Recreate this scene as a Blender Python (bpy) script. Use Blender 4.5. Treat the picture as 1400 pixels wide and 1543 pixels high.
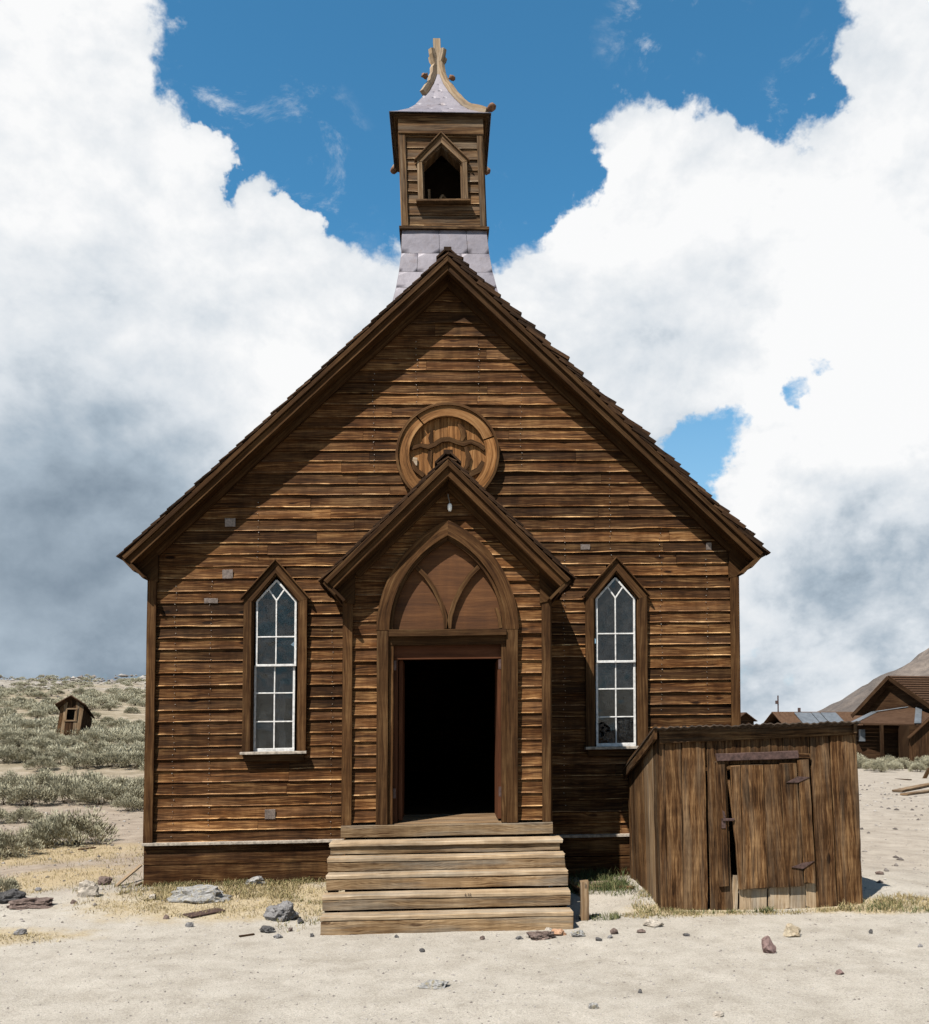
import bpy, math, random
import numpy as np
from mathutils import Vector, noise as mnoise
random.seed(7); rnd = random.random; uni = random.uniform
R = math.radians
for o in list(bpy.data.objects): bpy.data.objects.remove(o)
S = bpy.context.scene; COL = S.collection

# ------------------------------------------------------------------ camera
F, YH, PSI, TH = 1420., 1095., R(2.5), R(2.7)
CAMP = Vector((0.0, -12.0, 2.02))
XP = 669 + F*math.tan(PSI); YP = YH - F*math.tan(TH)
cam = bpy.data.cameras.new('camera'); camo = bpy.data.objects.new('camera', cam); COL.objects.link(camo)
camo.location = CAMP; camo.rotation_euler = (R(90)+TH, 0, -PSI)
cam.sensor_fit = 'AUTO'; cam.sensor_width = 36; cam.lens = F/1543*36
cam.shift_x = (700-XP)/1543; cam.shift_y = (YP-771.5)/1543
cam.clip_start = .05; cam.clip_end = 6000
S.camera = camo
FW = Vector((math.sin(PSI)*math.cos(TH), math.cos(PSI)*math.cos(TH), math.sin(TH)))
RT = Vector((math.cos(PSI), -math.sin(PSI), 0)); UP = RT.cross(FW)
def ray(x, y): return FW + RT*((x-XP)/F) - UP*((y-YP)/F)
def aty(x, y, Y):                       # photo pixel -> point on the upright plane y = Y
    r = ray(x, y); return CAMP + r*((Y-CAMP.y)/r.y)
def FZ(py, Y): return aty(669, py, Y).z

# ------------------------------------------------------------------ render, sun, world
EXPOS = 1.15; KX = 2**-EXPOS; AK = 2**(.9-EXPOS)            # exposed for the dark wood; scene radiances are lower by KX
S.view_settings.view_transform = 'Standard'; S.view_settings.look = 'None'
S.view_settings.exposure = EXPOS; S.view_settings.gamma = 1.0; S.view_settings.use_curve_mapping = False
S.render.engine = 'CYCLES'; S.cycles.use_denoising = True; S.cycles.use_adaptive_sampling = True; S.cycles.adaptive_threshold = .02; S.cycles.max_bounces = 6
S.cycles.diffuse_bounces = 3; S.cycles.glossy_bounces = 3; S.cycles.transparent_max_bounces = 12
S.cycles.sample_clamp_indirect = 6; S.cycles.caustics_reflective = False; S.cycles.caustics_refractive = False
SUN = Vector((-.7525, -1.0, 1.75)).normalized()
sl = bpy.data.lights.new('sun', 'SUN'); sl.energy = 5.0; sl.angle = R(.53); sl.color = (1, .955, .89)
so = bpy.data.objects.new('sun', sl); COL.objects.link(so)
so.rotation_euler = (-SUN).to_track_quat('-Z', 'Y').to_euler(); so.location = (-20, -25, 40)

W = bpy.data.worlds.new('World'); S.world = W; W.use_nodes = True
def world():
    nt = W.node_tree; N = nt.nodes; L = nt.links; N.clear()
    out = N.new('ShaderNodeOutputWorld'); bg = N.new('ShaderNodeBackground'); L.new(bg.outputs[0], out.inputs[0])
    def mt(op, a, b=None, c=None, clamp=False):
        n = N.new('ShaderNodeMath'); n.operation = op; n.use_clamp = clamp
        for i, v in enumerate((a, b, c)):
            if v is None: continue
            if isinstance(v, (int, float)): n.inputs[i].default_value = v
            else: L.new(v, n.inputs[i])
        return n.outputs[0]
    def sstep(v, a, b, lo=0., hi=1.):
        n = N.new('ShaderNodeMapRange'); n.interpolation_type = 'SMOOTHSTEP'
        L.new(v, n.inputs[0]); n.inputs[1].default_value = a; n.inputs[2].default_value = b
        n.inputs[3].default_value = lo; n.inputs[4].default_value = hi; return n.outputs[0]
    sky = N.new('ShaderNodeTexSky'); sky.sky_type = 'NISHITA'; sky.sun_disc = False
    sky.sun_elevation = math.asin(SUN.z); sky.sun_rotation = math.atan2(SUN.x, SUN.y)
    sky.altitude = 2550; sky.air_density = 1.0; sky.dust_density = .6; sky.ozone_density = 1.6
    tc = N.new('ShaderNodeTexCoord'); D = tc.outputs['Generated']
    sx = N.new('ShaderNodeSeparateXYZ'); L.new(D, sx.inputs[0])
    DW = None
    def noise(scale, detail, rough, off=(0,0,0), dist=0., lac=2.1):
        m = N.new('ShaderNodeMapping'); L.new(D, m.inputs[0]); m.inputs['Location'].default_value = off
        m.inputs['Scale'].default_value = (1, 1, 1.25)
        n = N.new('ShaderNodeTexNoise'); L.new(m.outputs[0], n.inputs['Vector']); n.inputs['Scale'].default_value = scale
        n.inputs['Detail'].default_value = detail; n.inputs['Roughness'].default_value = rough
        n.inputs['Distortion'].default_value = dist; n.inputs['Lacunarity'].default_value = lac; return n.outputs[0]
    def blob(px, py, r, w, warped=True):
        nonlocal DW
        c = ray(px, py).normalized(); e = ray(px+r, py).normalized()
        ang = c.angle(e)
        d = N.new('ShaderNodeVectorMath'); d.operation = 'DOT_PRODUCT'; L.new(DW if warped else D, d.inputs[0]); d.inputs[1].default_value = c
        return sstep(d.outputs['Value'], math.cos(ang*1.7), math.cos(ang*.1), 0., w)
    cover = [(470,70,190,-.30),(570,210,130,-.30),(700,100,170,-.30),(800,240,80,-.30),(772,375,40,-.26),(920,50,110,-.30),(1060,70,85,-.30),
             (1175,80,85,-.30),(1222,190,45,-.22),(380,150,95,-.22),(400,250,60,-.2),(470,300,50,-.15),(1070,680,60,-.52),(1195,588,32,-.46),(1245,525,28,-.46),
             (90,90,190,.25),(60,300,230,.25),(250,350,80,.16),(330,470,150,.25),(990,300,130,.22),(1160,290,95,.18),(1370,60,95,.3),(1370,230,100,.22),
             (560,440,100,.22),(900,330,70,.2),(900,480,160,.25),(1250,420,160,.2),(1250,760,170,.2),(150,600,220,.25),(120,800,200,.25),(1250,950,160,.2),
             (1005,-8,40,.34),(640,340,40,.15),(325,238,30,.52),(408,292,32,.48),(468,325,32,.55),(443,100,22,.50),(382,165,20,.42),(1240,250,60,.10),(1000,560,120,.2)]
    # the edges follow a churned copy of the view direction
    wn = N.new('ShaderNodeTexNoise'); L.new(D, wn.inputs['Vector']); wn.inputs['Scale'].default_value = 9.; wn.inputs['Detail'].default_value = 6; wn.inputs['Roughness'].default_value = .6
    wv = N.new('ShaderNodeVectorMath'); wv.operation = 'SUBTRACT'; L.new(wn.outputs['Color'], wv.inputs[0]); wv.inputs[1].default_value = (.5,.5,.5)
    ws = N.new('ShaderNodeVectorMath'); ws.operation = 'SCALE'; L.new(wv.outputs[0], ws.inputs[0]); ws.inputs['Scale'].default_value = .15
    wa = N.new('ShaderNodeVectorMath'); wa.operation = 'ADD'; L.new(ws.outputs[0], wa.inputs[0]); L.new(D, wa.inputs[1])
    wnorm = N.new('ShaderNodeVectorMath'); wnorm.operation = 'NORMALIZE'; L.new(wa.outputs[0], wnorm.inputs[0]); DW = wnorm.outputs[0]
    n1 = mt('ADD', .5, mt('MULTIPLY', mt('SUBTRACT', noise(5.2, 9, .60, (1.7,.4,2.2), .1), .5), 1.5))
    s = SUN*.030
    n2 = noise(6.5, 6, .56, (1.7+s.x, .4+s.y, 2.2+s.z), .1)
    n1s = noise(6.5, 6, .56, (1.7,.4,2.2), .1)
    low = sstep(sx.outputs[2], .60, .25, -.08, .06)
    c = mt('ADD', n1, low)
    for b in cover: c = mt('ADD', c, blob(*b))
    mask = sstep(c, .43, .61)
    reg = blob(395,270,130,1.)
    for b in ((443,100,45,.8),(1010,0,70,1.),(1235,170,70,1.),(470,330,60,1.),(740,330,50,.8)): reg = mt('MAXIMUM', reg, blob(*b))
    wisp = mt('MULTIPLY', sstep(noise(13., 8, .66, (2.3,5.1,.7), .4), .53, .74), reg)
    mask = mt('MAXIMUM', mask, mt('MULTIPLY', wisp, .8))
    core = sstep(c, .50, .85)
    nb = noise(2.6, 5, .5, (4,7,1))
    rel = mt('MULTIPLY', mt('SUBTRACT', n1s, n2), 1.5)
    storm = blob(90,1010,330,1.,False); calm = mt('SUBTRACT', 1., mt('MULTIPLY', storm, .7))
    val = mt('ADD', mt('ADD', .775, mt('MULTIPLY', rel, calm)), mt('MULTIPLY', mt('MULTIPLY', mt('SUBTRACT', nb, .5), .55), calm))
    val = mt('SUBTRACT', val, mt('MULTIPLY', storm, .52))
    val = mt('ADD', val, mt('MULTIPLY', core, .10))
    for b in [(150,850,170,-.06),(120,690,220,-.10),(1240,650,150,.30),(1300,540,120,.22),(1310,840,130,-.36),(1180,960,170,-.20),(180,560,160,-.08),
              (1000,580,160,-.12),(930,380,140,.10),(90,120,200,.1),(1330,440,120,.1),(330,560,130,.12),(150,470,120,-.10)]:
        val = mt('ADD', val, blob(*b))
    ramp = N.new('ShaderNodeValToRGB'); L.new(val, ramp.inputs[0])
    e = ramp.color_ramp.elements; e[0].position = 0.0; e[0].color = (.085,.135,.195,1); e[1].position = 1.0; e[1].color = (.96,.965,.97,1)
    x = ramp.color_ramp.elements.new(.35); x.color = (.40,.48,.56,1)
    x = ramp.color_ramp.elements.new(.62); x.color = (.70,.75,.80,1)
    # blue: the Nishita sky, slightly deepened for the high desert air
    tint = N.new('ShaderNodeMix'); tint.data_type = 'RGBA'; tint.blend_type = 'MULTIPLY'; tint.inputs[0].default_value = 1
    L.new(sky.outputs[0], tint.inputs[6]); tint.inputs[7].default_value = SKYTINT
    sc = N.new('ShaderNodeMix'); sc.data_type = 'RGBA'; sc.blend_type = 'MULTIPLY'; sc.inputs[0].default_value = 1
    L.new(ramp.outputs[0], sc.inputs[6]); k = KX/SKYSTR; sc.inputs[7].default_value = (k,k,k,1)
    mx = N.new('ShaderNodeMix'); mx.data_type = 'RGBA'; L.new(mask, mx.inputs[0]); L.new(tint.outputs[2], mx.inputs[6]); L.new(sc.outputs[2], mx.inputs[7])
    # pale band of thick air low over the horizon
    hz = N.new('ShaderNodeMix'); hz.data_type = 'RGBA'; L.new(sstep(sx.outputs[2], .50, -.02, 0., .92), hz.inputs[0]); L.new(tint.outputs[2], hz.inputs[6])
    hz.inputs[7].default_value = tuple(q*KX/SKYSTR for q in (.42,.58,.69))+(1,); L.new(hz.outputs[2], mx.inputs[6])
    L.new(mx.outputs[2], bg.inputs[0]); bg.inputs[1].default_value = SKYSTR
SKYSTR = .085; SKYTINT = (.44, 1.0, 1.05, 1)
world()
W.cycles.sampling_method = 'MANUAL'; W.cycles.sample_map_resolution = 512

# ------------------------------------------------------------------ mesh helpers
class MB:
    """collects quads/ngons with uv (u along the grain, in metres) and one tone per face"""
    def __init__(s): s.v = []; s.f = []; s.uv = []; s.t = []; s.sm = []
    def face(s, idx, uv, tone=.5, sm=False): s.f.append(tuple(idx)); s.uv.append(uv); s.t.append(tone); s.sm.append(sm)
    def sweep(s, rings, tone=None, caps=True, closed=True, smooth=False):
        tone = rnd() if tone is None else tone
        uo, vo = uni(0, 40), uni(0, 40); b = len(s.v); n = len(rings[0]); m = len(rings)
        us = [0.]
        for i in range(1, m): us.append(us[-1]+(Vector(rings[i][0])-Vector(rings[i-1][0])).length)
        k = n if closed else n-1
        vs = [0.]
        for j in range(k): vs.append(vs[-1]+(Vector(rings[0][(j+1) % n])-Vector(rings[0][j])).length)
        for r in rings: s.v.extend([tuple(p) for p in r])
        for i in range(m-1):
            for j in range(k):
                j2 = (j+1) % n
                s.face((b+i*n+j, b+(i+1)*n+j, b+(i+1)*n+j2, b+i*n+j2),
                       [(uo+us[i],vo+vs[j]),(uo+us[i+1],vo+vs[j]),(uo+us[i+1],vo+vs[j+1]),(uo+us[i],vo+vs[j+1])], tone, smooth)
        if caps and closed:
            for i, rev in ((0, False), (m-1, True)):
                idx = [b+i*n+j for j in range(n)]
                if rev: idx = idx[::-1]
                s.face(idx, [(uo+30+.2*vs[j], vo) for j in range(n)], tone*.6)
    def plank(s, A, B, Wd, Td, w, t, jit=.003, ch=.004, skA=0., skB=0., seg=.4, tone=None, w2=None, bow=0., rag=0.):
        """board from A to B, width along Wd, thickness along Td; skA/skB slant the ends; rag roughens the ends"""
        A, B, Wd, Td = map(Vector, (A, B, Wd, Td)); ax = (B-A); Ln = ax.length; ax.normalize()
        n = max(2, int(Ln/seg)+2); rings = []; w2 = w if w2 is None else w2
        ja = jb = jt = 0.
        for i in range(n):
            q = i/(n-1); hw = (w+(w2-w)*q)/2
            ja = .5*ja+uni(-jit, jit); jb = .5*jb+uni(-jit, jit); jt = .5*jt+uni(-jit, jit)*.6
            c = A+ax*(Ln*q); bo = bow*math.sin(math.pi*q)+jt
            cs = [(-hw+ja+ch,-t/2),(hw+jb-ch,-t/2),(hw+jb,-t/2+ch),(hw+jb,t/2-ch),(hw+jb-ch,t/2),(-hw+ja+ch,t/2),(-hw+ja,t/2-ch),(-hw+ja,-t/2+ch)]
            rg = []
            for (a, bt) in cs:
                sh = a*(skA*(1-q)+skB*q) + ((uni(-rag, rag)) if (i in (0, n-1)) else 0)
                rg.append(c+Wd*a+Td*(bt+bo)+ax*sh)
            rings.append(rg)
        s.sweep(rings, tone)
    def box(s, lo, hi, tone=None, jit=0.):
        lo, hi = Vector(lo), Vector(hi); d = hi-lo; ax = max(range(3), key=lambda i: d[i]); e = [Vector((1,0,0)),Vector((0,1,0)),Vector((0,0,1))]
        o = [i for i in range(3) if i != ax]; c = (lo+hi)/2
        A = c-e[ax]*(d[ax]/2); B = c+e[ax]*(d[ax]/2)
        s.plank(A, B, e[o[0]], e[o[1]], d[o[0]], d[o[1]], jit, min(.004, min(d)/4), tone=tone)
    def prism(s, pts, y0, y1, tone=None, grain=(1, 0)):
        """polygon in x-z pushed from y0 (front) to y1"""
        tone = rnd() if tone is None else tone
        b = len(s.v); n = len(pts); uo, vo = uni(0, 40), uni(0, 40); g = Vector(grain).normalized()
        for y in (y0, y1):
            for (x, z) in pts: s.v.append((x, y, z))
        uv = [(uo+x*g.x+z*g.y, vo-x*g.y+z*g.x) for (x, z) in pts]
        s.face([b+i for i in range(n)], uv, tone); s.face([b+n+i for i in range(n)][::-1], uv[::-1], tone)
        for i in range(n):
            j = (i+1) % n
            s.face((b+j, b+i, b+n+i, b+n+j), [uv[j], uv[i], (uv[i][0], uv[i][1]+.05), (uv[j][0], uv[j][1]+.05)], tone)
    def build(s, name, mat, parent=None, warp=None, kind=None):
        org = ORG.get(parent, Vector((0,0,0))) if parent else Vector((0,0,0))
        vs = s.v
        if warp: vs = [warp(p) for p in vs]
        vs = [(p[0]-org.x, p[1]-org.y, p[2]-org.z) for p in vs]
        me = bpy.data.meshes.new(name); me.from_pydata(vs, [], s.f)
        uvl = me.uv_layers.new(name='UVMap')
        uvl.data.foreach_set('uv', [c for f in s.uv for p in f for c in p])
        at = me.attributes.new('tone', 'FLOAT', 'FACE'); at.data.foreach_set('value', s.t)
        me.polygons.foreach_set('use_smooth', s.sm)
        me.materials.append(mat); me.update()
        o = bpy.data.objects.new(name, me); COL.objects.link(o)
        if parent: o.parent = parent
        ORG[o] = org
        if kind: o['kind'] = kind
        return o
ORG = {}
def thing(name, label, cat, loc=(0,0,0), group=None):
    o = bpy.data.objects.new(name, None); COL.objects.link(o); o.location = loc; o.empty_display_size = .2
    o['label'] = label; o['category'] = cat
    if group: o['group'] = group
    ORG[o] = Vector(loc); return o
def sub(name, parent):
    o = bpy.data.objects.new(name, None); COL.objects.link(o); o.parent = parent; o.empty_display_size = .1
    ORG[o] = ORG[parent]; return o
def tag(o, label, cat, group=None):
    o['label'] = label; o['category'] = cat
    if group: o['group'] = group
    return o
def fbm(x, y, z=0., o=4): return mnoise.fractal(Vector((x, y, z)), 1.0, 2.0, o)
def sm(a, b, x):
    t = max(0., min(1., (x-a)/(b-a))); return t*t*(3-2*t)

# ------------------------------------------------------------------ materials
def newmat(name):
    m = bpy.data.materials.new(name); m.use_nodes = True; nt = m.node_tree
    for n in list(nt.nodes): nt.nodes.remove(n)
    out = nt.nodes.new('ShaderNodeOutputMaterial'); b = nt.nodes.new('ShaderNodeBsdfPrincipled'); nt.links.new(b.outputs[0], out.inputs[0])
    return m, nt, b
class G:
    def __init__(s, nt): s.nt = nt; s.N = nt.nodes; s.L = nt.links
    def set(s, sock, v):
        if hasattr(v, 'is_output'): s.L.new(v, sock)
        else: sock.default_value = v
    def math(s, op, a, b=0., clamp=False):
        n = s.N.new('ShaderNodeMath'); n.operation = op; n.use_clamp = clamp; s.set(n.inputs[0], a); s.set(n.inputs[1], b); return n.outputs[0]
    def comb(s, x, y, z=0.):
        n = s.N.new('ShaderNodeCombineXYZ'); s.set(n.inputs[0], x); s.set(n.inputs[1], y); s.set(n.inputs[2], z); return n.outputs[0]
    def noise(s, vec, scale=1., detail=4., rough=.6, dist=0.):
        n = s.N.new('ShaderNodeTexNoise'); s.L.new(vec, n.inputs['Vector']); n.inputs['Scale'].default_value = scale
        n.inputs['Detail'].default_value = detail; n.inputs['Roughness'].default_value = rough; n.inputs['Distortion'].default_value = dist; return n.outputs[0]
    def mapr(s, v, a, b, c, d, smooth=False):
        n = s.N.new('ShaderNodeMapRange'); n.interpolation_type = 'SMOOTHSTEP' if smooth else 'LINEAR'
        s.set(n.inputs[0], v)
        for i, q in enumerate((a, b, c, d)): n.inputs[1+i].default_value = q
        return n.outputs[0]
    def ramp(s, v, stops):
        n = s.N.new('ShaderNodeValToRGB'); s.set(n.inputs[0], v); cr = n.color_ramp
        cr.elements[0].position = stops[0][0]; cr.elements[0].color = (*stops[0][1], 1)
        cr.elements[1].position = stops[-1][0]; cr.elements[1].color = (*stops[-1][1], 1)
        for p, c in stops[1:-1]: e = cr.elements.new(p); e.color = (*c, 1)
        return n.outputs[0]
    def mix(s, f, a, b, mode='MIX'):
        n = s.N.new('ShaderNodeMix'); n.data_type = 'RGBA'; n.blend_type = mode; s.set(n.inputs[0], f)
        for i, v in ((6, a), (7, b)): s.set(n.inputs[i], (*v, 1) if isinstance(v, tuple) and len(v) == 3 else v)
        return n.outputs[2]
    def bump(s, h, strength=.5, dist=.01):
        n = s.N.new('ShaderNodeBump'); n.inputs['Strength'].default_value = strength; n.inputs['Distance'].default_value = dist; s.set(n.inputs['Height'], h); return n.outputs[0]
    def attr(s, name):
        n = s.N.new('ShaderNodeAttribute'); n.attribute_name = name; return n.outputs['Fac']
    def obj(s): return s.N.new('ShaderNodeTexCoord').outputs['Object']
    def pos(s): return s.N.new('ShaderNodeNewGeometry').outputs['Position']
    def uv(s): return s.N.new('ShaderNodeUVMap').outputs[0]

def wood(name, dark, mid, light, vs=34., us=1.0, rough=.78, bump=.5, tone=(.62, 1.25), grey=None, greyamt=0., rings=0., knots=0., contrast=1., blotch=.3, spec=.06, edge=False, streak=0., weather=0.):
    m, nt, b = newmat(name); g = G(nt)
    u = nt.nodes.new('ShaderNodeSeparateXYZ'); g.L.new(g.uv(), u.inputs[0]); U, V = u.outputs[0], u.outputs[1]
    w = g.noise(g.comb(g.math('MULTIPLY', U, .9), g.math('MULTIPLY', V, 5.)), 1., 3, .55)
    V2 = g.math('ADD', V, g.math('MULTIPLY', g.math('SUBTRACT', w, .5), .10))
    kd = None
    if knots:
        vo = nt.nodes.new('ShaderNodeTexVoronoi'); vo.inputs['Scale'].default_value = 1.
        g.L.new(g.comb(g.math('MULTIPLY', U, 1.5), g.math('MULTIPLY', V, 4.5)), vo.inputs['Vector'])
        kd = vo.outputs['Distance']
        V2 = g.math('ADD', V2, g.math('MULTIPLY', g.mapr(kd, 0., .3, 1., 0., True), .02))
    a = g.noise(g.comb(g.math('MULTIPLY', U, us*1.3), g.math('MULTIPLY', V2, vs)), 1., 6, .68, .2)
    f = g.noise(g.comb(g.math('MULTIPLY', U, us*7.), g.math('MULTIPLY', V2, vs*4.5)), 1., 3, .6)
    c = g.noise(g.comb(g.math('MULTIPLY', U, 1.1), g.math('MULTIPLY', V, 4.)), 1., 4, .6)
    h = g.math('ADD', g.math('MULTIPLY', a, 1.-blotch-.15), g.math('ADD', g.math('MULTIPLY', f, .15), g.math('MULTIPLY', c, blotch)))
    if rings:
        s_ = g.math('SINE', g.math('MULTIPLY', g.math('ADD', V2, g.math('MULTIPLY', g.noise(g.comb(g.math('MULTIPLY', U, 1.6), g.math('MULTIPLY', V, 5.)), 1., 2, .5), .22)), 420.))
        h = g.math('ADD', h, g.math('MULTIPLY', s_, rings))
    h2 = g.math('ADD', .5, g.math('MULTIPLY', g.math('SUBTRACT', h, .5), contrast*1.9))
    if streak: h2 = g.math('SUBTRACT', h2, g.mapr(g.noise(g.comb(g.math('MULTIPLY', U, 2.2), g.math('MULTIPLY', V2, vs*.8), 5.), 1., 5, .7), .56, .72, 0., streak, True))
    if knots: h2 = g.math('SUBTRACT', h2, g.mapr(kd, .05, .12, knots, 0., True))
    dark, mid, light = [tuple(q*DK for q in c_) for c_ in (dark, mid, light)]
    col = g.ramp(h2, [(.18, dark), (.5, mid), (.82, light)])
    if grey:
        gm = g.noise(g.comb(g.math('MULTIPLY', U, .7), g.math('MULTIPLY', V, 9.), 3.), 1., 4, .6)
        grey = tuple(q*DK for q in grey); gl = g.ramp(h2, [(.2, tuple(q*.45 for q in grey)), (.8, grey)])
        col = g.mix(g.mapr(gm, .42, .68, 0., greyamt, True), col, gl)
    tn = g.attr('tone')
    col = g.mix(1., col, g.ramp(tn, [(0., (tone[0],)*3), (.6, (.92, .88, .84)), (1., (tone[1], tone[1]*.97, tone[1]*.92))]), 'MULTIPLY')
    if edge: col = g.mix(1., col, g.ramp(tn, [(.78, (1., 1., 1.)), (1., (1.8, 2.15, 2.6))]), 'MULTIPLY')  # lifts the highest tones: painted highlight on the board lips
    if weather:
        wn = g.noise(g.pos(), .9, 5, .62); st_ = g.noise(g.comb(g.math('MULTIPLY', U, 9.), g.math('MULTIPLY', V, .8), 7.), 1., 4, .6)
        col = g.mix(1., col, g.ramp(g.math('ADD', g.math('MULTIPLY', wn, .65), g.math('MULTIPLY', st_, .35)), [(.34, (1-weather,)*3), (.5, (.95, .95, .95)), (.66, (1+weather*.8, 1+weather*.85, 1+weather*.85))]), 'MULTIPLY')
    g.L.new(col, b.inputs['Base Color']); b.inputs['Roughness'].default_value = rough; b.inputs['Specular IOR Level'].default_value = spec
    g.L.new(g.bump(h2, bump, .006), b.inputs['Normal'])
    return m
M = {}; DK = .55*AK
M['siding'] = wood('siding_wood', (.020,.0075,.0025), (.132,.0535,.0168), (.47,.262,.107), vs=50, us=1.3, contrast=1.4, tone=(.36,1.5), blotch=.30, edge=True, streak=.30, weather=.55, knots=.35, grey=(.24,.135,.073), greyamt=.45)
M['trim'] = wood('trim_wood', (.030,.0132,.0052), (.112,.053,.0200), (.25,.143,.062), vs=40, contrast=1.3, tone=(.62,1.1), streak=.2, weather=.3)
M['eave'] = wood('eave_wood', (.026,.011,.004), (.090,.042,.015), (.18,.10,.042), vs=40, contrast=1.3, streak=.2, weather=.3, tone=(.7,1.15))
M['panel'] = wood('panel_wood', (.055,.020,.006), (.135,.053,.0150), (.23,.10,.033), vs=26, contrast=.9, tone=(.9,1.1), spec=.2, weather=.3)
M['ring'] = wood('round_panel_wood', (.075,.030,.0095), (.36,.168,.060), (.62,.35,.15), vs=36, tone=(.75,1.2), contrast=1.3, streak=.25)
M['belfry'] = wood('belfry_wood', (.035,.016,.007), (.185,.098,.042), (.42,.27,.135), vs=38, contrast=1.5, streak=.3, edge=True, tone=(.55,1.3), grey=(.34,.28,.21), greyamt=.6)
M['pale'] = wood('pale_wood', (.12,.075,.043), (.42,.31,.20), (.66,.54,.40), vs=30, tone=(.8,1.15), grey=(.6,.55,.48), greyamt=.5)
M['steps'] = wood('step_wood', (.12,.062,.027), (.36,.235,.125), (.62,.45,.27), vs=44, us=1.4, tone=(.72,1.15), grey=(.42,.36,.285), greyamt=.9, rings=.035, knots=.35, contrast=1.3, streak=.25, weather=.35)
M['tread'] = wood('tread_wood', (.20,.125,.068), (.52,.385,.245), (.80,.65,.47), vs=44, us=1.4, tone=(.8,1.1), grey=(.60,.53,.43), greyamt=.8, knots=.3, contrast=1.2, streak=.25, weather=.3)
M['shed'] = wood('shed_wood', (.020,.0088,.0036), (.122,.060,.0245), (.31,.182,.085), vs=44, us=1.8, tone=(.6,1.2), grey=(.24,.175,.115), greyamt=.6, knots=.4, contrast=1.75, bump=1., blotch=.35, streak=.35, weather=.45)
M['bleached'] = wood('bleached_wood', (.075,.04,.02), (.28,.178,.095), (.50,.365,.23), vs=40, tone=(.75,1.15), grey=(.40,.335,.26), greyamt=.6, contrast=1.4, streak=.25)
M['shingle'] = wood('shingle_wood', (.014,.008,.005), (.055,.029,.015), (.15,.085,.045), vs=40, us=4, tone=(.5,1.4))
M['far_wood'] = wood('distant_wood', (.018,.009,.005), (.07,.036,.017), (.15,.088,.045), vs=10, tone=(.6,1.3))
M['far_shingle'] = wood('distant_shingle', (.045,.024,.014), (.105,.060,.036), (.18,.112,.072), vs=12, us=4, tone=(.75,1.2))
M['doorwood'] = wood('door_wood', (.05,.02,.010), (.13,.05,.024), (.20,.085,.042), vs=20, tone=(.8,1.2))

def simple(name, col, rough=.6, metal=0., var=.25, scale=8., bump=0., spec=.3):
    m, nt, b = newmat(name); g = G(nt); n = g.noise(g.pos(), scale, 5, .6)
    col = tuple(q*AK for q in col); c = g.mix(1., col, g.ramp(n, [(.3, (1-var,)*3), (.7, (1+var,)*3)]), 'MULTIPLY')
    g.L.new(c, b.inputs['Base Color']); b.inputs['Roughness'].default_value = rough; b.inputs['Metallic'].default_value = metal
    b.inputs['Specular IOR Level'].default_value = spec
    if bump: g.L.new(g.bump(n, bump, .02), b.inputs['Normal'])
    return m
M['white'] = simple('old_white_paint', (.47,.46,.44), .7, var=.3, scale=30)
M['sill'] = simple('pale_sill_paint', (.24,.205,.165), .75, var=.5, scale=25)
M['dark'] = simple('dark_interior', (.02,.014,.009), .95, spec=.05)  # near-black: paints interior shade on the added panels, also backs the siding
M['iron'] = simple('rusty_iron', (.075,.045,.038), .55, .4, var=.5, scale=30)
M['patch'] = simple('metal_patch', (.17,.135,.115), .5, .5, var=.4, scale=40)
M['rust'] = simple('rusty_corrugated_iron', (.055,.038,.026), .7, .2, var=.6, scale=9, bump=.3)
M['roofmetal'] = simple('grey_roof_iron', (.12,.13,.14), .45, .3, var=.25, scale=3)
M['bulb'] = simple('white_bulb', (.85,.85,.82), .2, var=.02)
M['wire'] = simple('grey_wire', (.16,.15,.14), .5, var=.1)
M['crocket'] = simple('brown_carving', (.13,.065,.035), .85, var=.5, scale=25, bump=.4)
M['cloth'] = simple('faded_cloth', (.30,.20,.18), .9, var=.4, scale=14)
def sheet_metal():
    m, nt, b = newmat('weathered_sheet_metal'); g = G(nt); p = g.pos()
    n = g.noise(p, 4.5, 6, .68); n2 = g.noise(p, 14, 3, .5)
    c = g.ramp(n, [(.3, (.094,.083,.095)), (.5, (.122,.111,.128)), (.72, (.152,.140,.157))])
    c = g.mix(g.mapr(g.noise(p, 5.5, 4, .65), .55, .75, 0, .55), c, (.10,.066,.056))
    c = g.mix(1., c, g.ramp(g.attr('tone'), [(0., (.86,.86,.88)), (1., (1.1,1.08,1.06))]), 'MULTIPLY')
    g.L.new(c, b.inputs['Base Color']); b.inputs['Metallic'].default_value = .15; b.inputs['Roughness'].default_value = .6
    g.L.new(g.bump(n2, .25, .012), b.inputs['Normal']); return m
M['tin'] = sheet_metal()
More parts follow.
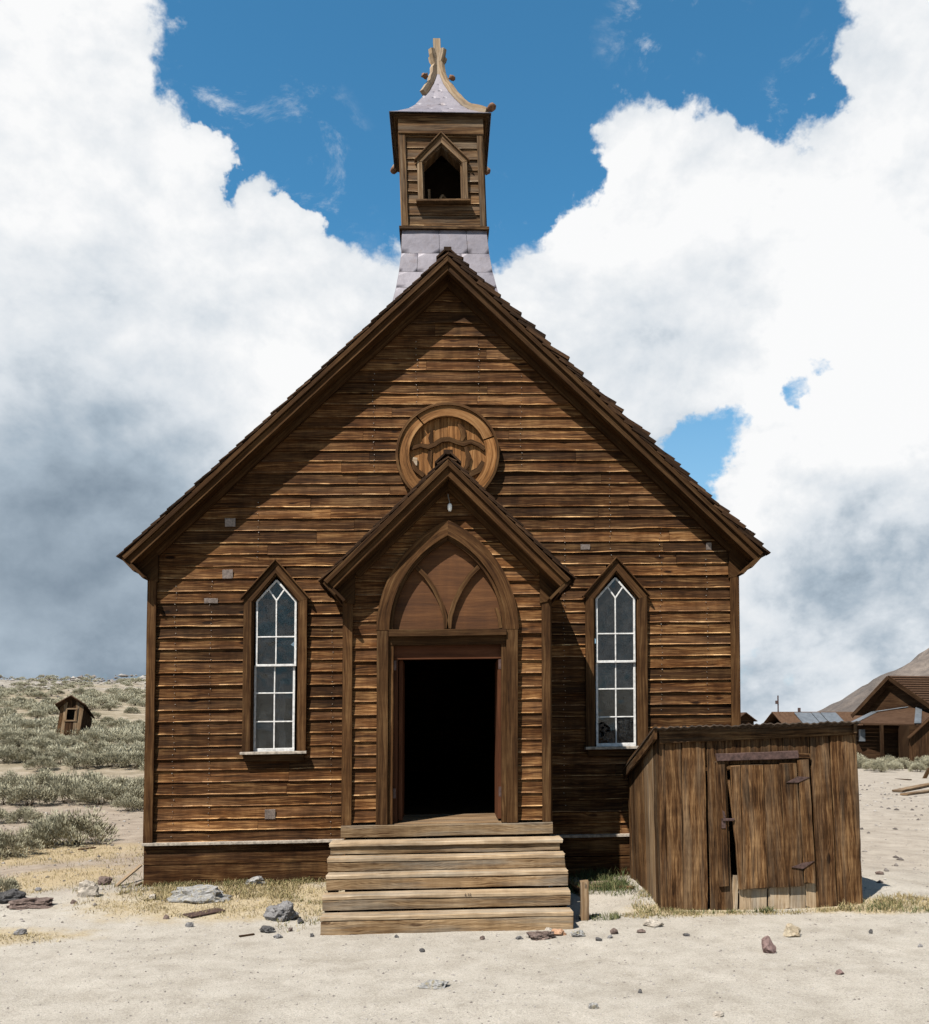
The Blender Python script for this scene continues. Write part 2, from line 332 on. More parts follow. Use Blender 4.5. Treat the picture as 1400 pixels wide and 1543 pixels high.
def glass():
    m = bpy.data.materials.new('old_window_glass'); m.use_nodes = True; nt = m.node_tree; g = G(nt)
    for n in list(nt.nodes): nt.nodes.remove(n)
    out = nt.nodes.new('ShaderNodeOutputMaterial'); tr = nt.nodes.new('ShaderNodeBsdfTransparent'); tr.inputs[0].default_value = (.62,.68,.70,1)
    gl = nt.nodes.new('ShaderNodeBsdfGlossy'); gl.inputs['Roughness'].default_value = .015
    df = nt.nodes.new('ShaderNodeBsdfDiffuse'); df.inputs[0].default_value = (.35,.37,.38,1)
    fr = nt.nodes.new('ShaderNodeFresnel'); fr.inputs['IOR'].default_value = 1.5
    wv = g.noise(g.pos(), 3.2, 2, .5); bmp = g.bump(wv, .3, .03); g.L.new(bmp, gl.inputs['Normal'])
    mx = nt.nodes.new('ShaderNodeMixShader'); g.L.new(fr.outputs[0], mx.inputs[0]); g.L.new(tr.outputs[0], mx.inputs[1]); g.L.new(gl.outputs[0], mx.inputs[2])
    m2 = nt.nodes.new('ShaderNodeMixShader'); dn = g.noise(g.pos(), 7, 6, .7)
    g.L.new(g.mapr(dn, .45, .75, .006, .05), m2.inputs[0]); g.L.new(mx.outputs[0], m2.inputs[1]); g.L.new(df.outputs[0], m2.inputs[2])
    g.L.new(m2.outputs[0], out.inputs[0]); return m
M['glass'] = glass()

# ------------------------------------------------------------------ terrain
def ground(x, y):
    near = sm(-14, -6, y)*(1-sm(9, 16, abs(x)))*(1-sm(6, 20, y))
    z = .014*max(-7, min(7, x))*near
    z += .10*sm(-2.2, -.2, y)*sm(7, 4.2, abs(x))*(1-sm(2, 7, y))          # earth banked against the church
    z += .05*math.exp(-((x-4.8)/.55)**2-((y+1.85)/.35)**2)+.04*math.exp(-((x-2.3)/.4)**2-((y+1.2)/.8)**2)
    l = sm(-1, -9, x-.10*max(0, y-10))
    hill = .055*max(0, y-8)*sm(8, 30, y)+.038*max(0, y-40)
    if y > 104: hill = .055*96+.038*64-.10*(y-104) if y < 190 else -.2
    z += l*hill
    if y > 14: z += .10*fbm(x*.18, y*.18)*sm(14, 30, y)+l*.35*fbm(x*.07, y*.07, 3.)*sm(25, 50, y)
    if 70 < y < 125: z += l*(1.0*abs(fbm(x*.16, y*.1, 7., 5))+.35*fbm(x*.5, y*.4, 2., 4))*sm(70, 92, y)
    z += (.018*fbm(x*.9, y*.9, 1.)+.004*fbm(x*3.1, y*3.1, 4.))*sm(40, 20, y)
    return z
def gp(px, py):                        # photo pixel -> point on the ground
    r = ray(px, py); t = 4.; p = CAMP
    for i in range(4000):
        q = CAMP+r*t
        if q.z < ground(q.x, q.y):
            a, b_ = t-.06*max(1, t*.02), t
            for k in range(20):
                m = (a+b_)/2; q = CAMP+r*m
                if q.z < ground(q.x, q.y): b_ = m
                else: a = m
            q = CAMP+r*b_; return Vector((q.x, q.y, ground(q.x, q.y)))
        t += .05*max(1, t*.02)
        if t > 400: break
    return Vector((q.x, q.y, ground(q.x, q.y)))

def ground_mat():
    m, nt, b = newmat('desert_ground'); g = G(nt); p = g.pos()
    s = nt.nodes.new('ShaderNodeSeparateXYZ'); g.L.new(p, s.inputs[0]); X, Y = s.outputs[0], s.outputs[1]
    big = g.noise(p, .8, 5, .65); midn = g.noise(p, 3.2, 5, .65); fine = g.noise(p, 38, 4, .75); grit = g.noise(p, 85, 3, .8)
    sand = g.ramp(g.math('ADD', g.math('MULTIPLY', fine, .5), g.math('MULTIPLY', midn, .5)), [(.32, (.30,.265,.222)), (.5, (.405,.368,.318)), (.68, (.475,.437,.385))])
    sand = g.mix(1., sand, g.ramp(grit, [(.30, (.38,.36,.34)), (.42, (.88,.88,.88)), (.58, (1.03,1.03,1.03)), (.72, (1.35,1.35,1.35))]), 'MULTIPLY')
    dirt = g.ramp(g.math('ADD', g.math('MULTIPLY', fine, .4), g.math('MULTIPLY', midn, .6)), [(.3, (.20,.155,.12)), (.5, (.30,.245,.195)), (.7, (.39,.33,.265))])
    straw = g.ramp(fine, [(.3, (.24,.17,.08)), (.5, (.42,.32,.17)), (.72, (.56,.46,.28))])
    # gravel yard in front, browner soil behind, straw where the dry grass grew
    back = g.mapr(g.math('ADD', Y, g.math('MULTIPLY', g.math('SUBTRACT', big, .5), 3.)), -1.2, 1.4, 0., 1., True)
    back = g.math('MULTIPLY', back, g.mapr(X, 5.5, 3., .45, 1., True))
    col = g.mix(back, sand, dirt)
    col = g.mix(1., col, g.ramp(big, [(.32, (.91,.90,.885)), (.5, (1.,1.,1.)), (.68, (1.06,1.06,1.06))]), 'MULTIPLY')
    def bump_at(x, y, rx, ry):
        dx = g.math('DIVIDE', g.math('SUBTRACT', X, x), rx); dy = g.math('DIVIDE', g.math('SUBTRACT', Y, y), ry)
        d = g.math('ADD', g.math('MULTIPLY', dx, dx), g.math('MULTIPLY', dy, dy))
        d = g.math('ADD', d, g.math('MULTIPLY', g.math('SUBTRACT', midn, .5), 1.6))
        return g.mapr(d, .25, 1.25, 1., 0., True)
    sf = bump_at(-2.4, -.95, 1.9, 1.05)
    for a in ((-5.3,-2.35,1.9,.55), (4.7,-1.95,.95,.35), (2.6,-1.9,.8,.3), (-5.2,.9,1.0,1.2), (-7.,4.,2.5,1.6)): sf = g.math('MAXIMUM', sf, bump_at(*a))
    col = g.mix(g.math('MULTIPLY', sf, .62), col, straw)
    far = g.mapr(Y, 9., 26., 0., 1., True); far = g.math('MULTIPLY', far, g.mapr(X, 4., -2., 0., 1.))
    scrub = g.ramp(g.noise(p, 1.1, 6, .7), [(.36, (.14,.12,.072)), (.5, (.26,.215,.145)), (.62, (.36,.31,.24))])
    col = g.mix(g.math('MULTIPLY', far, .75), col, scrub)
    rub = g.mapr(g.math('ADD', Y, g.math('MULTIPLY', g.noise(p, .12, 4, .6), 60.)), 105., 122., 0., .75, True)
    col = g.mix(g.math('MULTIPLY', rub, far), col, g.ramp(g.noise(p, 1.6, 5, .75), [(.38, (.16,.14,.12)), (.6, (.40,.37,.335))]))
    col = g.mix(1., col, (.77*AK,.765*AK,.745*AK), 'MULTIPLY')
    g.L.new(col, b.inputs['Base Color']); b.inputs['Roughness'].default_value = .95; b.inputs['Specular IOR Level'].default_value = .1
    hb = g.math('ADD', g.math('MULTIPLY', grit, .35), g.math('ADD', g.math('MULTIPLY', fine, .7), midn))
    g.L.new(g.bump(hb, .75, .018), b.inputs['Normal']); return m
M['ground'] = ground_mat()
def axis(a, fine_lo, fine_hi, b, step):
    v = [fine_lo]; 
    while v[-1] < fine_hi: v.append(v[-1]+step)
    s = step; x = v[-1]; up = []
    while x < b: s *= 1.14; x += s; up.append(min(x, b))
    s = step; x = fine_lo; dn = []
    while x > a: s *= 1.14; x -= s; dn.append(max(x, a))
    return dn[::-1]+v+up
xs = axis(-2500, -9, 9, 2500, .11); ys = axis(-2500, -7, 7, 3000, .10)
mb = MB(); nx = len(xs)
for y in ys:
    for x in xs: mb.v.append((x, y, ground(x, y)))
for j in range(len(ys)-1):
    for i in range(nx-1):
        k = j*nx+i; mb.f.append((k, k+1, k+nx+1, k+nx)); mb.uv.append([(0,0)]*4); mb.t.append(.5); mb.sm.append(True)
mb.build('ground', M['ground'], kind='structure')

def mountain():
    m, nt, b = newmat('mountain_rock'); g = G(nt); p = g.pos()
    n = g.noise(p, .012, 6, .65); n2 = g.noise(p, .06, 5, .7)
    c = g.ramp(g.math('ADD', g.math('MULTIPLY', n, .5), g.math('MULTIPLY', n2, .5)), [(.36, (.034,.027,.023)), (.5, (.070,.055,.045)), (.62, (.118,.094,.076))])
    g.L.new(c, b.inputs['Base Color']); b.inputs['Roughness'].default_value = .95; g.L.new(g.bump(n2, .8, 6.), b.inputs['Normal'])
    mb = MB(); nx_, ny_ = 110, 46; x0, x1, y0, y1 = 360, 1250, 800, 1250
    for j in range(ny_):
        for i in range(nx_):
            x = x0+(x1-x0)*i/(nx_-1); y = y0+(y1-y0)*j/(ny_-1)
            ridge = min(.6*max(0, x-375), 190+.08*(x-690))
            prof = max(0, 1-abs(y-980)/190)**.8
            z = -4+ridge*prof*(1+.16*fbm(x*.012, y*.012, 2., 6))+7*prof*abs(fbm(x*.03, y*.02, 5., 5))*sm(375, 480, x)
            mb.v.append((x, y, z))
    for j in range(ny_-1):
        for i in range(nx_-1):
            k = j*nx_+i; mb.face((k, k+1, k+nx_+1, k+nx_), [(0,0)]*4, .5, False)
    mb.build('mountain', m, kind='structure')
mountain()

# ------------------------------------------------------------------ church
X_, Y_, Z_ = Vector((1,0,0)), Vector((0,1,0)), Vector((0,0,1))
def cw(p):                             # the building has settled: it rises a little to one side, the belfry leans
    x, y, z = p; return (x+.04-.037*max(0, z-7.9), y, z+.014*x)
church = thing('church', 'weathered brown wooden church with steep gable, pointed windows and small belfry', 'church', (0, 0, 0))
HW, BACK = 3.755, 11.5
AZ, EX, EZ, OH = 8.02, 4.02, 4.18, .27          # roof apex, eave tip, front overhang
SL = (AZ-EZ)/EX
PA, PX, PZ, PY, POH = 5.03, 1.387, 3.656, -1.35, .25   # porch roof and porch front
PSL = (PA-PZ)/PX; PHW = 1.165; FLOOR = .94
WX = 2.163
EXPO = .152; Z0 = .62

def win_half(z):                       # half width of a window opening with its casing, at height z
    if z < 1.70 or z > 4.10: return 0
    return .36 if z < 3.62 else max(0, .36*(4.10-z)/.48)
def spans(z0, z1):
    zc = (z0+z1)/2; lim = min(HW-.10, (AZ-.13-zc)/SL)
    if lim <= .05: return []
    cuts = []
    for wx in (-WX, WX):
        h = max(win_half(z0+.01), win_half(z1-.01), win_half(zc)); 
        if h > .03: cuts.append((wx-h, wx+h))
    if zc < PA-.12: 
        h = min(PHW-.03, (PA-.12-zc)/PSL)
        cuts.append((-h, h))
    cuts.sort(); res = []; a = -lim
    for c0, c1 in cuts:
        if c0 > a+.03: res.append((a, c0))
        a = max(a, c1)
    if a < lim-.03: res.append((a, lim))
    return res
def siding_board(x0, x1, z, e, y, name, mat, parent, skl=0., skr=0., tone=None, wav=1., warp=cw):
    n = max(2, int((x1-x0)/.12)+2); rings = []; jb = jy = 0.; tilt = uni(-.004, .004); ph = uni(0, 60)
    out = uni(.025, .036); curl = (uni(x0, x1), uni(.12, .5), uni(.5, 1.)) if rnd() < .22 else None
    for i in range(n):
        q = i/(n-1); x = x0+(x1-x0)*q
        jb = fbm(x*1.6+ph, ph)*.0035*wav+uni(-.0018, .0018)*wav; jy = fbm(x*.9, ph+9)*.003*wav+uni(-.001, .001)
        if curl: gq = math.exp(-((x-curl[0])/curl[1])**2)*curl[2]*wav; jb += .010*gq; jy += .012*gq
        sk = skl*(1-q)+skr*q if n == 2 else (skl if i == 0 else skr if i == n-1 else 0)
        zb = z+jb+tilt*(q-.5); zt = z+e+.012; lip = .010+uni(-.003, .004)
        yb = y-out-jy-(.007*wav if fbm(x*1.1+ph, 40.) > .5 else 0)
        X = lambda zz: x+sk*(zz-z)
        pr = [(X(zb), y, zb), (X(zb), yb+.003, zb-.001), (X(zb), yb, zb+.005), (X(zb), yb+.009, zb+.006+lip), (X(zb+e*.5), y-.40*out-.004, zb+e*.5), (X(zt), y-.008, zt), (X(zt), y, zt)]
        rings.append(pr)
    tone = .78*rnd() if tone is None else min(tone, .78)
    m_ = MB(); m_.sweep(rings, tone)
    for i in range(n-1): m_.t[i*7+2] = min(1., .80+.2*rnd())                # lower lip painted paler: a sunlight highlight held in its tone
    return m_.build(name, mat, parent, warp)

sheath = MB()
row = 0; z = Z0
while z < AZ-.35:
    EXPO = .152*uni(.90, 1.09)
    for (a, b) in spans(z, z+EXPO):
        sheath.box((a+(.0 if a > -HW+.2 else -.05), .002, z), (b, .10, z+EXPO), .3)
        pts = [a]; L_ = b-a
        if L_ > 1.5:
            k = 1 if L_ < 3.5 else 2
            for i in range(k):
                if rnd() < .62: pts.append(a+L_*(i+uni(.3, .8))/k)
        pts.append(b); base = rnd()
        for i in range(len(pts)-1):
            lim = (AZ-.13-z-EXPO/2)/SL; rake = lim < HW-.10
            skl = (1/SL if rake and abs(pts[i]+lim) < .02 else 0); skr = (-1/SL if rake and abs(pts[i+1]-lim) < .02 else 0)
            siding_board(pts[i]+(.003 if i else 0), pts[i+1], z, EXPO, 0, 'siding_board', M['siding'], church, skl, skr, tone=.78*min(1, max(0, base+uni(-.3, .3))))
    z += EXPO; row += 1
sheath.build('wall_sheathing', M['dark'], church, cw)
# base below the water table, corner boards, side and rear walls
for s in (-1, 1):
    a, b = (-HW-.01, -PHW+.02) if s < 0 else (PHW-.02, HW+.01)
    mb = MB(); mb.plank((a, -.055, Z0-.005), (b, -.055, Z0-.005), Y_, Z_, .10, .035, .003); mb.build('water_table', M['sill'], church, cw)
    for k, (za, zb) in enumerate(((.355, .605), (.10, .35))):
        mb = MB(); mb.plank((a+.005, -.022+.006*k, (za+zb)/2), (b, -.022+.006*k, (za+zb)/2), Z_, Y_, zb-za, .04, .004, tone=.12); mb.build('base_board', M['siding'], church, cw)
    mb = MB(); mb.plank((a, -.01, .0), (b, -.01, .0), Z_, Y_, .24, .10, .006); mb.build('ground_sill', M['trim'], church, cw)
    mb = MB(); mb.plank((s*(HW-.05), -.055, Z0+.01), (s*(HW-.05), -.055, 3.99), X_, Y_, .115, .036, .002); mb.build('corner_board', M['trim'], church, cw)
    mb = MB(); mb.plank((s*(HW-.0), .02, Z0+.01), (s*(HW-.0), .02, 3.95), Y_, X_, .11, .030, .002); mb.build('corner_board', M['trim'], church, cw)
    mb = MB(); zz = .10
    while zz < 3.95:
        mb.plank((s*(HW-.02), .08, zz+.07), (s*(HW-.02), BACK, zz+.07), Z_, X_, .155, .03, .003, seg=1.2); zz += EXPO
    mb.plank((s*(HW-.08), .10, 2.), (s*(HW-.08), BACK, 2.), Z_, X_, 4.0, .06, 0, seg=6, tone=.1)
    mb.build('side_wall', M['siding'], church, cw)
mb = MB(); mb.prism([(-HW, 0), (HW, 0), (HW, AZ-.15-SL*HW), (0, AZ-.15), (-HW, AZ-.15-SL*HW)], BACK, BACK+.1); mb.build('rear_wall', M['siding'], church, cw)
mb = MB(); mb.box((-HW+.1, .12, FLOOR-.12), (HW-.1, BACK, FLOOR-.02)); mb.build('inner_floor', M['far_wood'], church, cw)

def gable_roof(parent, az, ex, ez, yf, yb, wall, eave, shn, deckname, cro=.055, seed=1, rough=.02, hide=None, drop=.9):
    """two slopes with rake boards, soffits, friezes, eave boards and shingles; yf front edge, wall the wall plane"""
    sl = (az-ez)/ex; al = math.atan(sl); ca, sa = math.cos(al), math.sin(al); ln = ex/ca
    roof = sub('roof', parent) if parent is church else None
    P = roof or parent
    for s in (-1, 1):
        T = Vector((s*ca, 0, -sa)); Nn = Vector((s*sa, 0, ca)); A0 = Vector((0, 0, az)); ta = math.tan(al)
        def along(n0, y, w, t, name, mat, a0=0., a1=ln, jit=.003, tone=None):
            st = A0+Nn*n0+T*(a0 if a0 else n0*-ta)+Y_*y; en = A0+Nn*n0+T*a1+Y_*y
            m_ = MB(); m_.plank(st+Y_*(.002*s), en+Y_*(.002*s), Nn, Y_, w, t, jit, .004, skA=(-ta if not a0 else 0), tone=tone, seg=.5)
            return m_.build(name, mat, P, cw)
        along(-.055, yf-.030, .055, .060, 'rake_crown', M['eave'], 0, ln-.01)
        along(-.120, yf-.008, .080, .034, 'rake_fascia', M['eave'], 0, ln-.03)
        along(-.180, wall-.05, .11, .055, 'rake_frieze', M['eave'], 0, ln-.32)
        # soffit boards
        d = wall-yf
        for k in range(2):
            y = yf+.012+d*(k+.5)/2*.97
            st = A0-Nn*.155+T*(.155*ta)+Y_*y; en = A0-Nn*.155+T*(ln-.04)+Y_*y
            m_ = MB(); m_.plank(st, en, Y_, Nn, d/2*.96, .018, .002, tone=uni(.3,.7)); m_.build('soffit_board', M['eave'], P, cw)
        # deck
        m_ = MB(); st = A0-Nn*.075+T*(.075*ta)+Y_*((yf+.03+yb)/2); en = A0-Nn*.075+T*ln+Y_*((yf+.03+yb)/2)
        m_.plank(st, en, Y_, Nn, yb-yf-.03, .10, 0, skA=0, seg=9, tone=.3); m_.build('roof_deck', M['far_wood'], P, cw)
        # eave board, square to the roof slope, with its outer lip
        tip = A0+T*(ln-.015)
        m_ = MB(); c = tip-Nn*(.03+eave/2); m_.plank(c+Y_*(yf-.02), c+Y_*yb, Nn, T, eave, .03, .002, seg=1.5, tone=.25); m_.build('eave_board', M['eave'], P, cw)
        m_ = MB(); c = tip-Nn*(.03+eave*.33)+T*.026; m_.plank(c+Y_*(yf-.035), c+Y_*yb, Nn, T, eave*.6, .022, .002, seg=1.5, tone=.2); m_.build('eave_moulding', M['eave'], P, cw)
        # front closing piece of the boxed eave
        hw_ = HW if parent is church else PHW; eb = tip-Nn*(.03+eave); tp = tip-Nn*.14
        pts = [(s*(hw_-.12), eb.z-.02), (eb.x, eb.z), (tp.x, tp.z), (s*(hw_-.12), az-sl*(hw_-.12)-.17)]
        m_ = MB(); m_.prism(pts if s > 0 else pts[::-1], wall-.075, wall-.02, .35, grain=(s*ca, -sa)); m_.build('eave_return', M['eave'], P, cw)
        # shingles: the verge ones singly, the field as one
        st_ = random.getstate(); random.seed(seed*10+s)
        ex_ = .143; nrow = int(ln/ex_)+1; field = MB()
        for i in range(nrow):
            a = ln+.05-i*ex_
            y = yf-cro-uni(0, rough); first = True
            lift0 = uni(0, .007) if s < 0 else (uni(.004, .055) if parent is church else uni(.004, .02))
            while y < yb:
                w = uni(.10, .20); a2 = a-.36
                if a2 < 0: a2 = 0
                lift = (lift0 if first else uni(0, .008))
                c0 = A0+T*(a+uni(-.014, .014)*(2.6 if s > 0 and first else 1))+Nn*((.020 if s > 0 and parent is church else .013)+lift); c1 = A0+T*a2+Nn*(-.012)
                tgt = MB() if first else field
                tgt.plank(c0+Y_*(y+w/2), c1+Y_*(y+w/2), Y_, Nn, w-.006, .016 if not first else uni(.022, .055) if s > 0 and parent is church else uni(.016, .020), .002 if first else 0, .002, seg=2 if not first else .2)
                if first: tgt.build('shingle', M['shingle'], P, cw)
                y += w
                if first: first = False
        o = field.build('shingle_field', M['shingle'], P, cw, kind='stuff')
        random.setstate(st_)
        # ridge cap
        m_ = MB(); m_.plank(A0+T*.07+Nn*.05+Y_*(yf-cro), A0+T*.07+Nn*.05+Y_*yb, T, Nn, .16, .02, .006, seg=.5); m_.build('ridge_board', M['shingle'], P, cw)
def ridge_cap(parent, az, y0, y1):
    mb = MB(); mb.plank((0, y0, az+.055), (0, y1, az+.055), X_, Z_, .10, .05, .004, seg=.5); mb.build('ridge_cap', M['shingle'], parent, cw)
ridge_cap(church, AZ, -OH-.05, BACK+.3)
gable_roof(church, AZ, EX, EZ, -OH, BACK+.3, 0, .36, 40, 'roof_deck', seed=3)

# windows
def window(wx, shift, lean):
    wn = sub('window', church)
    def P(mb, name, mat): return mb.build(name, mat, wn, cw)
    zb, zs, za = 1.735, 3.66, 4.14; yf = -.062
    for s in (-1, 1):
        mb = MB(); mb.plank((wx+s*.345, yf, zb), (wx+s*.345, yf, zs+.02), X_, Y_, .105, .045, .002, skB=s*.5); P(mb, 'jamb_casing', M['trim'])
        mb = MB(); mb.plank((wx+s*.287, -.005, zb), (wx+s*.287, -.005, zs-.04), Y_, X_, .10, .020, .001); P(mb, 'jamb_reveal', M['trim'])
        o = [(wx+s*.415, zs), (wx, za), (wx, za-.150), (wx+s*.292, zs-.03)]
        mb = MB(); mb.prism(o if s < 0 else o[::-1], yf-.024, yf+.022, grain=(-s*.42, .48)); P(mb, 'head_casing', M['trim'])
        mb = MB(); mb.plank((wx+s*.435, yf-.02, zs-.005), (wx, yf-.02, za+.018), Y_, Vector((s*.48, 0, .42)).normalized(), .085, .018, .001); P(mb, 'drip_cap', M['trim'])
        o = [(wx+s*.292, zs-.03), (wx, za-.150), (wx, za-.175), (wx+s*.275, zs-.04)]
        mb = MB(); mb.prism(o if s < 0 else o[::-1], yf+.01, .05); P(mb, 'head_reveal', M['trim'])
    mb = MB(); mb.plank((wx-.41, -.075, zb-.012), (wx+.41, -.075, zb-.012), Y_, Z_, .14, .034, .002); P(mb, 'sill', M['sill'])
    mb = MB(); mb.plank((wx-.37, -.052, zb-.075), (wx+.37, -.052, zb-.075), Z_, Y_, .085, .035, .002); P(mb, 'apron', M['trim'])
    # sashes: white stiles, rails, glazing bars
    hw = .243; rail = [1.770, 2.115, 2.475, 2.825, 3.185]; ztop = 3.64; zap = 3.905
    def bar(a, b, wd, y, w, t, tn=.5):
        mb = MB(); mb.plank(a, b, wd, Y_, w, t, .0012, .003, tone=tn, seg=.25); P(mb, 'glazing_bar', M['white'])
    yu, yl = .000, .032; dl = shift
    for s in (-1, 1):
        bar((wx+s*hw, yu, rail[3]), (wx+s*hw, yu, ztop), X_, yu, .026, .034)
        bar((wx+s*hw+dl, yl, rail[0]-.015), (wx+s*hw+dl, yl, rail[3]), X_, yl, .028, .034)
        d = Vector((-s*hw, 0, zap-ztop)).normalized(); bar((wx+s*hw, yu, ztop-.005), (wx, yu, zap), Vector((d.z, 0, -d.x)), yu, .026, .033)
        e = Vector((wx+s*hw*.42, yu, ztop+(zap-ztop)*.58)); c = Vector((wx, yu, ztop+.005)); d = (e-c).normalized()
        bar(c, e, Vector((d.z, 0, -d.x)), yu, .018, .024)
    bar((wx, yu, rail[3]), (wx, yu, ztop+.01), X_, yu, .017, .028); bar((wx+dl, yl, rail[0]), (wx+dl, yl, rail[3]), X_, yl, .017, .028)
    bar((wx-hw-.012, yu, rail[3]), (wx+hw+.012, yu, rail[3]), Z_, yu, .030, .036); bar((wx-hw, yu, rail[4]), (wx+hw, yu, rail[4]), Z_, yu, .017, .030)
    for k in (1, 2): bar((wx-hw+dl, yl, rail[k]), (wx+hw+dl, yl, rail[k]), Z_, yl, .017, .030)
    bar((wx-hw-.012+dl, yl, rail[0]-.012), (wx+hw+.012+dl, yl, rail[0]-.012), Z_, yl, .045, .036)
    # panes
    def pane(pts, y):
        mb = MB(); tx, tz = uni(-.03, .03), uni(-.035, .02); cx = sum(p[0] for p in pts)/len(pts); cz = sum(p[1] for p in pts)/len(pts)
        b = len(mb.v); n = len(pts)
        for yy in (y, y+.003):
            for (x, z) in pts: mb.v.append((x, yy+(x-cx)*tx+(z-cz)*tz, z))
        mb.face(range(n), [(0, 0)]*n); mb.face(list(range(2*n-1, n-1, -1)), [(0, 0)]*n)
        for i in range(n): mb.face(((i+1) % n, i, n+i, n+(i+1) % n), [(0, 0)]*4)
        P(mb, 'pane', M['glass'])
    for s in (-1, 1):
        for k in range(3):
            z0, z1 = rail[k], rail[k+1]; pane([(wx+dl, z0), (wx+s*hw+dl, z0), (wx+s*hw+dl, z1), (wx+dl, z1)][::1 if s > 0 else -1], yl)
        pane([(wx, rail[3]), (wx+s*hw, rail[3]), (wx+s*hw, rail[4]), (wx, rail[4])][::1 if s > 0 else -1], yu)
        pane([(wx, rail[4]), (wx+s*hw, rail[4]), (wx+s*hw, ztop), (wx+s*hw*.42, ztop+(zap-ztop)*.58), (wx, ztop+.005)][::1 if s > 0 else -1], yu)
    pane([(wx, ztop+.005), (wx+hw*.42, ztop+(zap-ztop)*.58), (wx, zap), (wx-hw*.42, ztop+(zap-ztop)*.58)], yu)
window(-WX, -.018, 0); window(WX, .004, 0)

# metal patches nailed over knot holes
for (px, py, w, h) in ((343,865,.13,.11), (318,905,.17,.06), (347,787,.13,.11), (882,824,.12,.07), (407,1227,.13,.12), (1068,823,.07,.09)):
    p = aty(px, py, -.03); mb = MB(); mb.plank((p.x-w/2-.04, -.030, p.z-.014*p.x), (p.x+w/2-.04, -.030, p.z-.014*p.x), Vector((0, -.10, 1)).normalized(), Y_, h, .005, .003, seg=.05); mb.build('metal_patch', M['patch'], church, cw)

# round louvre panel above the porch
ro = sub('round_panel', church); rc = (0., 5.50); RO, RI = .635, .49
for a0, a1 in ((22, 128), (130, 232), (-52, 20)):
    mb = MB(); rings = []
    for i in range(13):
        a = R(a0+90-75+(a1-a0)*i/12 if False else a0+(a1-a0)*i/12); c, s_ = math.cos(a), math.sin(a)
        rings.append([(rc[0]+RO*c, -.10, rc[1]+RO*s_), (rc[0]+RI*c, -.115, rc[1]+RI*s_), (rc[0]+RI*c, -.005, rc[1]+RI*s_), (rc[0]+RO*c, -.005, rc[1]+RO*s_)])
    mb.sweep(rings); mb.build('ring_segment', M['ring'], ro, cw)
mb = MB(); rings = []
for i in range(41):
    a = R(-55+290*i/40); c, s_ = math.cos(a), math.sin(a)
    rings.append([(rc[0]+r*c, y, rc[1]+r*s_) for r, y in ((RO+.028, -.125), (RO-.004, -.13), (RO-.004, -.02), (RO+.028, -.02))])
mb.sweep(rings); mb.build('ring_moulding', M['trim'], ro, cw)
k = 0
for (a, b) in ((-.5, -.33), (-.328, -.165), (-.163, .0), (.002, .17), (.172, .34), (.342, .5)):
    n = 5; top = [(b+(a-b)*i/n, math.sqrt(max(.0, .51**2-(b+(a-b)*i/n)**2))) for i in range(n+1)]
    pts = [(a, -.36), (b, -.36)]+top; mb = MB(); mb.prism([(x, rc[1]+zz) for x, zz in pts], -.045-.006*(k % 2), -.006, grain=(0, 1)); mb.build('panel_board', M['ring'], ro, cw); k += 1
def strip(pts, w, y0, y1, name, mat, parent, warp=cw, jit=.004):
    rings = []
    for i, (x, zz) in enumerate(pts):
        p0 = pts[max(0, i-1)]; p1 = pts[min(len(pts)-1, i+1)]; t = Vector((p1[0]-p0[0], p1[1]-p0[1])).normalized(); n = Vector((-t.y, t.x))*(w/2+uni(-jit, jit))
        rings.append([(x+n.x, y0, zz+n.y), (x-n.x, y0, zz-n.y), (x-n.x, y1, zz-n.y), (x+n.x, y1, zz+n.y)])
    mb = MB(); mb.sweep(rings); return mb.build(name, mat, parent, warp)
def arc(cx, cz, r, a0, a1, n=12): return [(cx+r*math.cos(R(a0+(a1-a0)*i/n)), cz+r*math.sin(R(a0+(a1-a0)*i/n))) for i in range(n+1)]
cz = rc[1]
strip([(-.47, cz+.08), (-.35, cz+.12), (-.25, cz+.10), (-.17, cz+.13), (-.08, cz+.19), (.02, cz+.20), (.12, cz+.16), (.20, cz+.14), (.30, cz+.17), (.40, cz+.13), (.48, cz+.07)], .055, -.085, -.02, 'tracery', M['trim'], ro)
strip([(.14, cz+.40), (.19, cz+.33), (.20, cz+.24), (.17, cz+.17)], .05, -.075, -.02, 'tracery', M['trim'], ro, jit=.012)
strip([(.23, cz+.10), (.27, cz-.02), (.25, cz-.14), (.19, cz-.24)], .045, -.08, -.02, 'tracery', M['trim'], ro, jit=.014)
strip([(.18, cz-.27), (.30, cz-.25), (.40, cz-.20), (.47, cz-.10)], .07, -.082, -.02, 'tracery', M['trim'], ro, jit=.012)
strip([(-.20, cz+.33), (-.22, cz+.22), (-.21, cz+.14)], .035, -.07, -.02, 'tracery', M['trim'], ro, jit=.012)
strip([(-.22, cz+.06), (-.23, cz-.05), (-.21, cz-.16)], .035, -.07, -.02, 'tracery', M['trim'], ro, jit=.014)
strip([(-.47, cz-.10), (-.40, cz-.20), (-.30, cz-.27)], .06, -.08, -.02, 'tracery', M['trim'], ro, jit=.012)
mb = MB(); mb.prism([(-.46, cz-.13), (-.39, cz-.14), (-.385, cz-.04), (-.44, cz-.03)], -.075, -.06, .9); mb.build('pale_chip', M['pale'], ro, cw)

